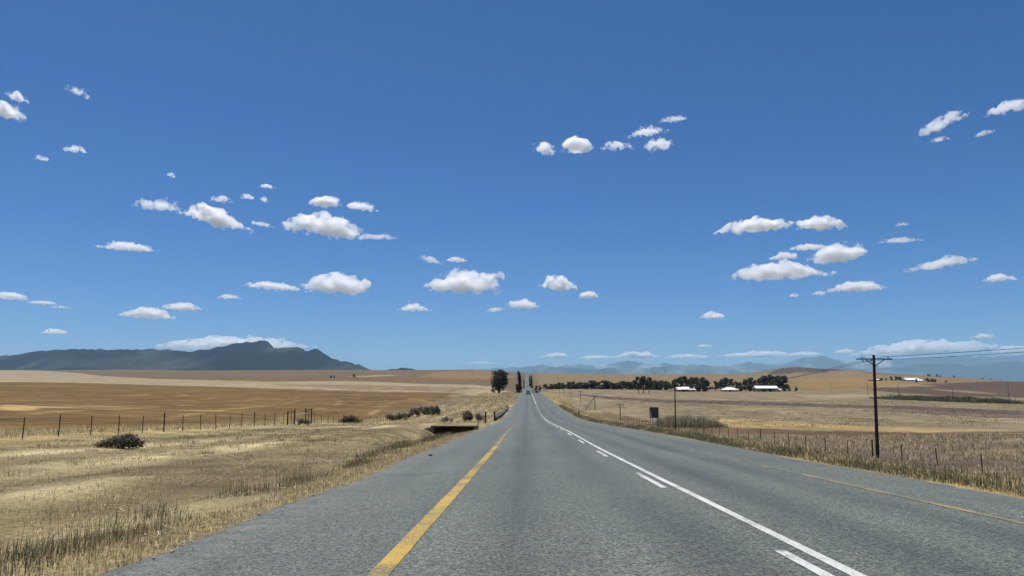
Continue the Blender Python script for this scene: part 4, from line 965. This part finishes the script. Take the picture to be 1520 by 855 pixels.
# scrub in the shallow valley on the right: dense reeds beside the sign, and a green strip farther out
def blades(name, P, hgt, wid, lean, cols, curl=0.35, seg=2, rng=trng, thick=None):
    """upright grass blades or stalks; P (n,3) roots, cols (n,3)"""
    n = len(P); az = rng.uniform(0, 2 * np.pi, n); ln = rng.normal(0, 1, n) * lean
    d = np.stack([np.cos(az), np.sin(az), np.zeros(n)], 1); side = np.stack([-np.sin(az), np.cos(az), np.zeros(n)], 1)
    # turn broad side at random
    tw = rng.uniform(0, np.pi, n); side = side * np.cos(tw)[:, None] + d * np.sin(tw)[:, None]
    up = np.array([0, 0, 1.0])
    h_ = (hgt * rng.uniform(0.55, 1.25, n))[:, None]; w_ = (wid * rng.uniform(0.6, 1.3, n))[:, None]
    a = np.abs(ln)[:, None]
    m1 = P + up * h_ * 0.55 * np.cos(a * 0.6) + d * h_ * 0.5 * np.sin(a * 0.6)
    tip = m1 + up * h_ * 0.45 * np.cos(np.minimum(a * (1 + curl * 2), 1.6)) + d * h_ * 0.5 * np.sin(np.minimum(a * (1 + curl * 2), 1.6))
    V = np.stack([P - side * w_, P + side * w_, m1 + side * w_ * 0.7, m1 - side * w_ * 0.7, tip + side * w_ * 0.12, tip - side * w_ * 0.12], 1).reshape(-1, 3)
    b0 = np.arange(n)[:, None] * 6
    F = np.concatenate([b0 + np.array([[0, 1, 2, 3]]), b0 + np.array([[3, 2, 4, 5]])])
    return np_mesh(name, V, F, np.clip(np.repeat(cols, 6, 0), 0, 0.72))
GRASS = leaf_mat('grass_blades', 0.5, 0.85, up=0.8)
def pick(cols, n, rng=trng, var=0.3):
    return np.array(cols)[rng.integers(0, len(cols), n)] * rng.uniform(1 - var, 1 + var, n)[:, None]
def clumps(n, nc, xr, yr, spread, rng=trng):
    cx = rng.uniform(*xr, nc); cy__ = rng.uniform(*yr, nc); k = rng.integers(0, nc, n)
    x = cx[k] + rng.normal(0, spread, n); y = cy__[k] + rng.normal(0, spread, n)
    return x, y, k
# reeds
n = 5200
u_ = trng.uniform(0, 1, n); rxy0, rxy1 = np.array((26.299, 150)), np.array((36.4559, 142))
P = rxy0[None, :] + (rxy1 - rxy0)[None, :] * u_[:, None] + np.stack([trng.normal(0, 0.3, n), trng.uniform(-6, 6, n)], 1)
hh = 2.1 * (0.35 + 1.0 * fbm(P[:, 0] / 1.3, P[:, 1] / 3, 3, 5)) * smooth(1.05, 0.72, u_)
o = link('reeds', blades('reeds', np.stack([P[:, 0], P[:, 1], H(P[:, 0], P[:, 1]) + 0.2], 1), hh, 0.035, 0.2, pick([(0.16, 0.165, 0.11), (0.22, 0.20, 0.14), (0.12, 0.13, 0.085), (0.3, 0.26, 0.18)], n)), GRASS)
tag(o, 'tall grey-green reed bed in the hollow right of the road', 'reeds', kind='stuff')
n = 12000
u_ = trng.uniform(0, 1, n); b0_, b1_ = np.array((194.219, 410)), np.array((220.663, 345))
P = b0_[None, :] + (b1_ - b0_)[None, :] * u_[:, None] + np.stack([trng.normal(0, 1.5, n), trng.normal(0, 1, n) * (7 + 10 * np.sin(u_ * 3.1))], 1)
hh = 2.4 * (0.5 + 0.9 * fbm(P[:, 0] / 6, P[:, 1] / 8, 3, 6)) * np.clip(np.sin(u_ * 3.0 + 0.12) * 1.3, 0.25, 1)
o = link('reeds', blades('reeds', np.stack([P[:, 0], P[:, 1], H(P[:, 0], P[:, 1]) - 0.1], 1), hh, 0.16, 0.3, pick([(0.075, 0.095, 0.055), (0.1, 0.115, 0.07), (0.06, 0.078, 0.046), (0.13, 0.13, 0.085)], n)), GRASS)
tag(o, 'low green strip of bushy reeds out in the right-hand fields', 'reeds', kind='stuff')

# ------------------------------------------------------------------ roadside grass
SG = [alb(208, 190, 146), alb(190, 169, 123), alb(171, 150, 109), alb(218, 204, 165), alb(153, 134, 99)]
BG = [alb(128, 112, 82), alb(110, 98, 74), alb(146, 126, 90), alb(96, 88, 66), alb(120, 114, 84)]
GG = [alb(92, 98, 72), alb(108, 110, 82), alb(80, 88, 66), alb(122, 118, 90), alb(138, 128, 98)]
def grass(name, x, y, hgt, wid, lean, cols, label):
    ok = ~((x > -10.2) & (x < -4.4) & (y > 52) & (y < 73.2))
    f_ = lambda q: q[ok] if hasattr(q, '__len__') else q
    x, y, hgt, wid, cols = x[ok], y[ok], f_(hgt), f_(wid), cols[ok]
    o = link(name, blades(name, np.stack([x, y, H(x, y) - 0.015], 1), hgt, wid, lean, cols), GRASS)
    tag(o, label, 'grass', kind='stuff'); return o
def rand_verge(n, x0, x1, y0, y1, p=1.6):
    y = y0 + (y1 - y0) * trng.random(n) ** p; x = trng.uniform(x0, x1, n); return x, y
# 1 short dry grass over the whole left verge, flattened and pale in strips
n = 95000
x, y = rand_verge(n, -27, -3.7, 4.5, 62, 1.35)
keep = (x > -(y * 0.78 + 2.5)) & (fbm(x / 1.1, y / 1.9, 3, 16) > 0.40); x, y = x[keep], y[keep]
gcx = ground_colour(x, y); cols = gcx * trng.uniform(1.0, 1.9, len(x))[:, None]
pick_s = trng.random(len(x)) < 0.30; cols[pick_s] = pick(SG, pick_s.sum()) * 1.25
hg = 0.04 + 0.18 * fbm(x / 1.3, y / 2.2, 3, 15) ** 2.0; far_ = np.clip(y / 22, 1, 2.4)
grass('dry_grass', x, y, hg, 0.0046 * far_, 1.15, cols, 'short trampled straw-coloured grass on the left verge')
# 2 straw fringe right along the asphalt
n = 30000
x, y, k = clumps(n, 1500, (-4.65, -3.78), (4.0, 60), 0.10)
x = np.minimum(x, -3.62 - 0.2 * trng.random(n)); y = np.maximum(y, 3)
grass('dry_grass', x, y, 0.07 + 0.11 * trng.random(n), 0.0042 * np.clip(y / 18, 1, 2.5), 1.05, pick(SG, n) * 1.05, 'pale straw fringe along the left edge of the asphalt')
# 3 green-grey tufts behind the fringe
n = 13000
cxx = -4.7 - 1.6 * trng.random(1400) ** 1.2; cyy = 4 + 66 * trng.random(1400) ** 1.4
ok = fbm(cyy / 1.7 + cxx * 0.3, cxx / 1.2, 2, 19) > 0.53; cxx, cyy = cxx[ok][:520], cyy[ok][:520]
k = trng.integers(0, len(cxx), n); x = cxx[k] + trng.normal(0, 0.16, n); y = cyy[k] + trng.normal(0, 0.22, n)
tone = trng.random(520)[k]
cols = np.where((tone < 0.55)[:, None], pick(GG, n) * 1.15, pick(BG + SG[1:3], n) * 1.2)
grass('green_grass', x, y, (0.10 + 0.22 * trng.random(520)[k]) * trng.uniform(0.7, 1.2, n), 0.0045 * np.clip(y / 18, 1, 2.6), 0.33, cols, 'grey-green upright tufts along the left roadside')
# 4 brown and dull tufts scattered farther in
n = 16000
cxx = trng.uniform(-24, -6.2, 900); cyy = 6 + 55 * trng.random(900) ** 1.2
k = trng.integers(0, 900, n); x = cxx[k] + trng.normal(0, 0.2, n); y = cyy[k] + trng.normal(0, 0.25, n)
tone = trng.random(900)[k]
cols = np.where((tone < 0.5)[:, None], pick(BG, n) * 1.35, pick(SG, n) * 1.2)
grass('dry_grass', x, y, 0.06 + 0.14 * trng.random(900)[k], 0.0055 * np.clip(y / 18, 1, 2.6), 0.5, cols, 'scattered brown grass tufts across the left verge')
# 5 uncut straw standing along the left fence
n = 15000
y = 24 + 170 * trng.random(n) ** 1.7; x = -28.2 - np.abs(trng.normal(0, 1.6, n)) + 1.2 * (trng.random(n) < 0.2)
grass('standing_straw', x, y, 0.18 + 0.34 * trng.random(n), 0.008 * np.clip(y / 30, 1, 3), 0.5, pick(SG, n) * 1.35, 'tall uncut straw standing along the left fence')
# 6 weeds on the right shoulder
n = 42000
y = 1 + 208 * trng.random(n) ** 1.9; x = 8.62 + np.abs(trng.normal(0, 0.7, n))
gsel = fbm(x / 1.2, y / 3.0, 3, 25) > 0.42
cols = np.where(gsel[:, None], pick(GG, n) * 1.35, pick(SG + BG, n) * 1.3)
hgt = (0.14 + 0.42 * fbm(x / 0.8, y / 1.6, 2, 26)) * smooth(8.4, 9.3, x)
grass('green_grass', x, y, hgt * 0.62 + 0.04, 0.0055 * np.clip(y / 16, 1, 5), 0.4, cols, 'weedy green grass strip along the right edge of the road')
# 7 dry grass down the right bank
n = 30000
y = 3 + 269 * trng.random(n) ** 1.8; x = trng.uniform(10, 25, n)
grass('dry_grass', x, y, 0.10 + 0.18 * trng.random(n), 0.009 * np.clip(y / 20, 1, 5), 0.5, pick(SG + BG[:2], n) * 1.3, 'dry grass on the bank below the right road edge')
# 8 stubble clumps in the near field beyond the right fence
n = 27000
cxx = trng.uniform(26, 110, 5200); cyy = 34 + 62 * trng.random(5200) ** 0.9
row = 1.1; cxx = np.round((cxx + 0.25 * cyy) / row) * row - 0.25 * cyy + trng.normal(0, 0.12, 5200)
ok = (cxx < cyy * 0.80) & (fbm(cxx / 9, cyy / 4, 3, 28) > 0.36); cxx, cyy = cxx[ok], cyy[ok]
k = trng.integers(0, len(cxx), n); x = cxx[k] + trng.normal(0, 0.16, n); y = cyy[k] + trng.normal(0, 0.2, n)
grass('stubble', x, y, (0.22 + 0.3 * trng.random(len(cxx))[k]), 0.012 * np.clip(y / 40, 1, 2.5), 0.3, pick([alb(196, 178, 142), alb(178, 160, 128), alb(206, 192, 162), alb(150, 132, 106)], n) * 1.35, 'clumps of pale stubble in the field beyond the right fence')
n = 24000
cxx = trng.uniform(24, 300, 6500); cyy = 128 + 270 * trng.random(6500)
ok = (cxx < cyy * 0.78) & (fbm(cxx / 30, cyy / 45, 3, 29) > 0.45); cxx, cyy = cxx[ok], cyy[ok]
k = trng.integers(0, len(cxx), n); x = cxx[k] + trng.normal(0, 0.5, n); y = cyy[k] + trng.normal(0, 0.8, n)
tone = trng.random(len(cxx))[k]
grass('stubble', x, y, 0.2 + 0.25 * trng.random(n), 0.05, 0.5, np.where((tone < 0.5)[:, None], pick([alb(190, 174, 136), alb(172, 156, 120)], n) * 1.2, pick([alb(112, 100, 82), alb(126, 112, 90)], n)), 'mottled stubble of the wide field in front of the farm')
# fallen stalks lying about on the left verge
n = 9000
x, y = rand_verge(n, -16, -3.7, 4.5, 45, 1.4); ok = fbm(x / 2.0, y / 3.0, 3, 36) > 0.46; x, y = x[ok], y[ok]; n = len(x)
az = trng.uniform(0, 6.28, n); L = trng.uniform(0.08, 0.26, n); q = np.stack([np.cos(az), np.sin(az)], 1)
zz = H(x, y) + 0.035 + 0.05 * trng.random(n); wd_ = 0.0045 * np.clip(y / 18, 1, 2.2)
A_ = np.stack([x, y, zz], 1); B_ = np.stack([x + q[:, 0] * L, y + q[:, 1] * L, zz + trng.normal(0, 0.02, n)], 1); S_ = np.stack([-q[:, 1] * wd_, q[:, 0] * wd_, np.zeros(n)], 1)
V = np.stack([A_ - S_, A_ + S_, B_ + S_, B_ - S_], 1).reshape(-1, 3)
o = link('straw', np_mesh('straw', V, np.arange(4 * n).reshape(n, 4), np.repeat(pick(SG[:1] + SG[3:4], n) * 1.15, 4, 0)), GRASS); tag(o, 'fallen pale straw stalks lying on the left verge', 'straw', kind='stuff')
# 9 rough straw on the far left bank up to the crest
n = 22000
y = 75 + 330 * trng.random(n) ** 1.4; x = -4.2 - 20 * trng.random(n)
grass('dry_grass', x, y, 0.12 + 0.28 * trng.random(n), 0.02 * np.clip(y / 80, 1, 4), 0.8, pick(SG + SG + BG, n) * 1.5, 'rough straw grass on the left bank towards the big round tree')
# litter of pale stones and stalks along the left edge
n = 640
y = 4.5 + 45 * trng.random(n) ** 1.5; x = -3.5 - np.abs(trng.normal(0, 0.7, n)) - (trng.random(n) < 0.25) * 2.5 * trng.random(n)
V = []; F = []
for i in range(n):
    s = trng.uniform(0.006, 0.024); q = IV0 = np.array([(1, 0, 0), (-1, 0, 0), (0, 1, 0), (0, -1, 0), (0, 0, .7), (0, 0, -.7)]) * s * trng.uniform(0.6, 1.4, (6, 3))
    z_ = max(h1(x[i], y[i]), float(road_surf(x[i], np.array([y[i]]))[0]) if x[i] > -3.75 else -99)
    V.append(q + np.array([x[i], y[i], z_ + s * 0.4])); F.append(np.array([(0, 2, 4), (2, 1, 4), (1, 3, 4), (3, 0, 4), (2, 0, 5), (1, 2, 5), (3, 1, 5), (0, 3, 5)]) + 6 * i)
o = link('gravel', np_mesh('gravel', np.concatenate(V), np.concatenate(F)), solid('pale_stone', (0.42, 0.40, 0.36), 0.9)); tag(o, 'pale stones strewn along the left edge of the road', 'gravel', kind='stuff')
# ------------------------------------------------------------------ clouds: fair-weather cumulus, each a closed body of droplets
def cloud_mat(name, dens, a, depth, slant, body):
    """droplet density: thick in the heart of the cloud, torn to shreds towards its edges (units of the cloud's height)"""
    m = bpy.data.materials.new(name); m.use_nodes = True; t = m.node_tree; t.nodes.clear()
    pv = N(t, 'ShaderNodeVolumePrincipled'); pv.inputs['Color'].default_value = (1, 1, 1, 1)
    pv.inputs['Anisotropy'].default_value = 0.7
    mo = N(t, 'ShaderNodeOutputMaterial'); t.links.new(pv.outputs[0], mo.inputs['Volume'])
    co = objco(t); s = N(t, 'ShaderNodeSeparateXYZ'); t.links.new(co, s.inputs[0])
    z = math_(t, 'ADD', s.outputs[2], math_(t, 'MULTIPLY', s.outputs[0], slant))
    zz = math_(t, 'SUBTRACT', z, 0.34)
    zr = math_(t, 'ADD', 0.42, math_(t, 'MULTIPLY', math_(t, 'GREATER_THAN', zz, 0.0), 0.60))      # flat below, tall above
    q = math_(t, 'POWER', math_(t, 'ABSOLUTE', math_(t, 'DIVIDE', s.outputs[0], a / 2 * 1.36)), 1.5)
    q = math_(t, 'ADD', q, math_(t, 'POWER', math_(t, 'ABSOLUTE', math_(t, 'DIVIDE', s.outputs[1], depth)), 2.0))
    q = math_(t, 'ADD', q, math_(t, 'POWER', math_(t, 'ABSOLUTE', math_(t, 'DIVIDE', zz, zr)), 2.0))
    e = math_(t, 'SUBTRACT', 1.0, math_(t, 'SQRT', q))
    off = N(t, 'ShaderNodeVectorMath', operation='ADD'); t.links.new(co, off.inputs[0]); off.inputs[1].default_value = tuple(crng.uniform(-50, 50, 3))
    nz = noise(t, off.outputs[0], 1.25 + 0.09 * a, 8.0, 0.68)
    v = math_(t, 'ADD', math_(t, 'MULTIPLY', e, 1.0), math_(t, 'MULTIPLY', math_(t, 'SUBTRACT', nz, 0.5), (3.0 if body > 0.6 else 4.0) * (1 + 0.05 * a)))
    b0 = 0.42 - 0.16 * (body - 0.5)
    t.links.new(maprange(t, v, b0, b0 + 0.42 + 0.5 * (1 - min(body, 1)), 0.0, dens), pv.inputs['Density'])
    return m
crng = np.random.default_rng(5)
CLOUDS = [   # ((x, y, z, metres per step), width, height, slant, body 0 wisp..1 full, label)
 ((-3216.78, 7411.39, 1640, 7.35844), 92, 26, 0.16, 1.0, 'long white cloud sloping down to the right, above and left of the mountain peak'),
 ((-3465.37, 6755.81, 1640, 6.93328), 70, 16, 0.02, 0.5, 'ragged flat cloud touching the upper left end of the sloping cloud'),
 ((-2218.35, 7948.44, 1640, 7.50968), 128, 32, 0.10, 1.0, 'broad lumpy white cloud in the upper left sky, with torn right end'),
 ((-1847.45, 6655.13, 1640, 6.33611), 48, 18, 0.05, 1.0, 'small round cloud just above the broad lumpy cloud'),
 ((-1558.96, 6793.68, 1640, 6.39123), 46, 13, 0.08, 0.8, 'small cloud right of the round cloud above the broad lumpy one'),
 ((-1670.7, 8186.21, 1640, 7.59967), 58, 8, 0.0, 0.35, 'thin wisp trailing off the right end of the broad lumpy cloud'),
 ((-4902.49, 8838.81, 1640, 9.13958), 74, 12, 0.0, 0.8, 'thin lens-shaped cloud alone on the far left, above the flat mountain top'),
 ((-3359.81, 13076.4, 1640, 12.1394), 112, 30, 0.04, 1.0, 'large domed cloud with long flat tail pointing left'),
 ((-4381.47, 12585.9, 1640, 11.9849), 84, 12, 0.05, 0.8, 'low flat tail on the left side of the large domed cloud'),
 ((-1096.98, 13024.5, 1640, 11.7581), 124, 34, 0.04, 1.0, 'large dome-shaped cloud high above the round roadside tree'),
 ((543.219, 12775.1, 1640, 11.5066), 58, 22, 0.04, 1.0, 'medium cloud with two bumps above the road'),
 ((1182.37, 13994.7, 1640, 12.6211), 32, 11, 0.03, 1.0, 'small oval cloud right below the two-bump cloud'),
 ((-68.1526, 15835.7, 1640, 14.2104), 54, 15, 0.02, 1.0, 'small domed cloud straight above the road end'),
 ((-723.077, 16558.7, 1640, 14.8664), 34, 7, -0.1, 0.45, 'thin wisp left of the small domed cloud above the road'),
 ((-2518.37, 16370.5, 1640, 14.8562), 50, 11, 0.0, 0.9, 'small flat cloud between the mountain and the road'),
 ((-9278.07, 17898.9, 1640, 18.0546), 68, 15, 0.03, 1.0, 'flat-based cloud low over the left mountain plateau'),
 ((-7561.36, 15973.3, 1640, 15.8421), 60, 10, 0.02, 0.9, 'thin cloud overlapping the upper right of the flat-based plateau cloud'),
 ((-5699.79, 13968.8, 1640, 13.5457), 34, 7, -0.02, 0.7, 'tiny flat cloud left of the large domed cloud tail'),
 ((-15452.5, 23871.5, 1640, 25.4242), 32, 8, 0.0, 0.8, 'tiny cloud just above the far left of the mountain'),
 ((-9892.83, 14838.2, 1640, 15.9853), 36, 6, 0.0, 0.6, 'faint thin cloud near the left edge above the mountain'),
 ((-9984.89, 13996.2, 1640, 15.4157), 44, 10, 0.0, 0.9, 'flat cloud at the left edge above the mountain'),
 ((-13869.1, 34681.4, 1640, 33.3719), 215, 21, -0.02, 0.85, 'long grey-white cloud bank lying behind the mountain peak'),
 ((129.535, 5123.83, 1640, 4.8031), 30, 20, 0.05, 0.9, 'leftmost puff of the upper cloud row right of centre'),
 ((362.446, 5082.18, 1640, 4.77729), 54, 24, 0.08, 1.0, 'thickest puff of the upper cloud row right of centre'),
 ((636.886, 5027.18, 1640, 4.75373), 50, 14, 0.0, 0.5, 'ragged thin puff in the middle of the upper cloud row'),
 ((939.022, 5033.18, 1640, 4.79848), 40, 19, -0.1, 0.6, 'torn puff at the right end of the upper cloud row'),
 ((797.046, 4734.35, 1640, 4.52808), 58, 12, -0.1, 0.5, 'thin streak above the torn puff of the upper cloud row'),
 ((923.188, 4472.55, 1640, 4.33082), 46, 8, -0.05, 0.4, 'highest thin wisp of the upper cloud row'),
 ((2471.73, 7826.59, 1640, 7.47065), 112, 20, -0.02, 0.95, 'long white cloud on the upper right, left of two joined'),
 ((3122.68, 7770.33, 1640, 7.61663), 72, 20, 0.06, 0.95, 'right half of the two joined long clouds on the upper right'),
 ((4193.15, 9869.43, 1640, 9.68262), 84, 27, -0.05, 1.0, 'thick cloud above the utility pole with flat slanting base'),
 ((3440.04, 8959.01, 1640, 8.68999), 54, 9, 0.0, 0.8, 'thin flat cloud joined to the left top of the thick slanting cloud'),
 ((3387.97, 9639.55, 1640, 9.2367), 42, 11, 0.02, 0.9, 'small oval cloud left of the thick slanting cloud'),
 ((3872.89, 11445.1, 1640, 10.8836), 142, 24, 0.0, 1.0, 'long low cloud with a central hump below the small oval one'),
 ((5797.82, 12972.1, 1640, 12.7668), 78, 14, 0.0, 1.0, 'flat pointed cloud straight above the utility pole'),
 ((4655.87, 18548.9, 1640, 17.1328), 38, 12, 0.03, 1.0, 'small lone cloud low over the farm trees'),
 ((2677.43, 4629.63, 1640, 4.99275), 64, 16, -0.38, 0.55, 'ragged wisp rising to the right near the upper right corner'),
 ((2921.39, 4362.37, 1640, 4.90928), 60, 15, -0.08, 0.7, 'soft cloud at the right edge near the top'),
 ((5833.93, 10419.2, 1640, 10.7586), 88, 15, -0.1, 0.7, 'thin curling cloud in the right sky rising to the right'),
 ((4321.68, 8504.14, 1640, 8.63939), 56, 7, 0.02, 0.4, 'faint streak above the thin curling cloud on the right'),
 ((7545.48, 11818.8, 1640, 12.6012), 38, 10, 0.04, 0.9, 'small cloud at mid height near the right edge'),
 ((16229.7, 26620.4, 1640, 27.8674), 30, 7, 0.0, 0.8, 'tiny cloud above the right cloud bank'),
 ((21175.2, 39959.9, 1640, 40.3928), 190, 17, -0.04, 0.95, 'long cloud bank over the mountains right of the utility pole'),
 ((16616.2, 39024.4, 1640, 37.8873), 30, 7, 0.0, 0.8, 'small cloud between the utility pole and the brown hill, low down'),
 ((13679.3, 43592.3, 1640, 40.8071), 110, 9, 0.0, 1.1, 'low row of flat cloud over the mountains left of the utility pole'),
 ((6565.55, 44511.4, 1640, 40.1871), 70, 10, 0.0, 1.1, 'low cloud over the blue mountains behind the long tree row'),
 ((1775.44, 44416.3, 1640, 39.7042), 42, 8, 0.0, 1.1, 'low lens cloud just right of the road end'),
 ((-3204.9, 4320.16, 1640, 5.01925), 40, 18, 0.25, 0.9, 'cloud cut off by the left edge near the top'),
 ((-2966.8, 4073.64, 1640, 4.73006), 26, 12, 0.15, 0.7, 'small puff above the cloud at the upper left edge'),
 ((-3200.04, 5011.42, 1640, 5.50521), 28, 9, 0.0, 0.55, 'tiny torn cloud on the upper left'),
 ((-3562.49, 5194.27, 1640, 5.80922), 22, 7, 0.0, 0.5, 'tiny faint cloud near the upper left edge'),
 ((-2813.67, 5652.5, 1640, 5.82262), 13, 7, 0.1, 0.55, 'tiniest lone puff high on the left'),
 ((-2172.41, 5988.69, 1640, 5.87142), 22, 6, 0.0, 0.6, 'topmost of four tiny puffs left of the broad lumpy cloud'),
 ((-2486.04, 6367.2, 1640, 6.27405), 22, 8, 0.0, 0.7, 'middle of the tiny puffs above the sloping cloud'),
 ((-2763.66, 6484.03, 1640, 6.45918), 34, 11, 0.0, 0.45, 'leftmost faint puff just above the sloping cloud'),
 ((-2370.8, 6467, 1640, 6.31968), 13, 10, 0.2, 0.6, 'rightmost tiny puff above the sloping cloud'),
 ((-2754.02, 7485.75, 1640, 7.26828), 34, 8, 0.12, 0.45, 'faint scrap between the sloping and the broad lumpy cloud'),
 ((-1284.69, 9815.55, 1640, 8.95626), 42, 10, 0.2, 0.4, 'torn scrap above the left of the large dome-shaped cloud'),
 ((-934.593, 9767.57, 1640, 8.87958), 32, 8, 0.05, 0.75, 'small streak on top of the large dome-shaped cloud'),
 ((2802.27, 4896.84, 1640, 5.24411), 28, 6, 0.0, 0.4, 'faint scrap below the ragged wisp at upper right'),
 ((3032.8, 4778.76, 1640, 5.25948), 24, 7, -0.2, 0.4, 'faint scrap left of the right edge under the soft cloud'),
 ((4405.01, 46752.3, 1640, 41.9411), 62, 6, 0.0, 0.85, 'thin low cloud strip between the road-end lens cloud and the windbreak cloud'),
 ((9823.71, 45689.5, 1640, 41.7398), 70, 7, 0.0, 0.85, 'thin low cloud strip over the blue mountains above the farm house'),
 ((15894.9, 42625.1, 1640, 40.6324), 54, 7, 0.0, 0.85, 'thin low cloud strip just left of the pole and above the brown hill'),
 ((24867.9, 38378.6, 1640, 40.8454), 70, 9, 0.0, 0.85, 'low pale cloud at the right edge beside the long cloud bank'),
 ((-3507.88, 58672.1, 1640, 52.4842), 56, 5, 0.0, 0.6, 'faint thin cloud on the horizon above the big round tree'),
 ((-2552.84, 3980.98, 1640, 4.46749), 30, 10, 0.3, 0.3, 'very faint wisp high on the left'),
 ((3894.24, 7585.09, 1640, 7.74986), 20, 5, 0.0, 0.35, 'tiny faint scrap right of the two joined long clouds'),
 ((-10022.3, 15637.9, 1640, 16.6434), 26, 4, 0.0, 0.35, 'faint streak right of the flat cloud at the left edge'),
 ((4997.76, 13854, 1640, 13.2271), 16, 6, 0.0, 0.6, 'tiny puff below the long low cloud with hump'),
 ((5354.46, 13548.4, 1640, 13.0854), 22, 6, 0.0, 0.55, 'tiny flat puff left of the flat pointed cloud'),
 ((7650.98, 32026.5, 1640, 29.4274), 30, 4, 0.0, 0.5, 'thin low streak over the farm trees'),
]
ico = bmesh.new(); bmesh.ops.create_icosphere(ico, subdivisions=2, radius=1.0)
IV = np.array([v.co[:] for v in ico.verts]); IF = np.array([[v.index for v in f.verts] for f in ico.faces]); ico.free()
TEXC = bpy.data.textures.new('billow', 'CLOUDS'); TEXC.noise_scale = 0.34; TEXC.noise_depth = 4; TEXC.noise_type = 'SOFT_NOISE'
CMATS = {}
for (cx, cy_, cz, mpp), wd, ht, slant, body, label in CLOUDS:
    if wd == 0: continue
    W_, Hh = wd * mpp, ht * mpp
    a = wd / ht * 1.14
    # lumps in units of the cloud's height: flat base at 0, billowing top
    n = int(6 + a * 4.5); V = []; F = []
    for k in range(n):
        s = (k + 0.5) / n * 2 - 1 + crng.normal(0, 0.05)
        env = (1 - abs(s) ** 1.5) ** 0.8 if abs(s) < 1 else 0.1
        env = max(0.16, env * crng.uniform(0.55, 1.0))
        r = 0.5 * env
        c = np.array([s * (a / 2 - 0.28), crng.normal(0, 0.22 * a ** 0.5) * env, r * 0.9 + 0.02])
        sc = np.array([r * crng.uniform(1.2, 1.9), r * crng.uniform(1.1, 1.6), r])
        V.append(IV * sc + c); F.append(IF + len(V[0]) * (len(V) - 1))
        if env > 0.45:
            for q in range(3):
                r2 = r * crng.uniform(0.35, 0.6)
                c2 = c + np.array([crng.normal(0, 0.8) * r, crng.normal(0, 0.7) * r, r * crng.uniform(0.3, 0.85)])
                c2[2] = min(c2[2], 1.0 - r2)
                V.append(IV * r2 + c2); F.append(IF + len(V[0]) * (len(V) - 1))
    V = np.concatenate(V); F = np.concatenate(F)
    V[:, 2] -= slant * V[:, 0]
    me = np_mesh('cloud', V, F)
    o = link('cloud', me); o.scale = (Hh, Hh, Hh)
    o.rotation_euler = (0, 0, -math.atan2(cx, cy_)); o.location = (cx, cy_, max(cz, 1545 + abs(slant) * W_ * 0.5))
    dp = o.modifiers.new('billow', 'DISPLACE'); dp.texture = TEXC; dp.texture_coords = 'LOCAL'; dp.strength = 0.34; dp.mid_level = 0.15
    rm = o.modifiers.new('remesh', 'REMESH'); rm.mode = 'VOXEL'; rm.voxel_size = max(0.05, a / 90)
    tau = 3.5 + 16.0 * body ** 2.0
    if mpp > 24: tau *= 1.8
    me.materials.append(cloud_mat('cloud_droplets', tau / Hh, a, 0.55 * a ** 0.5, slant, body))
    tag(o, label, 'cloud', 'scattered white clouds')
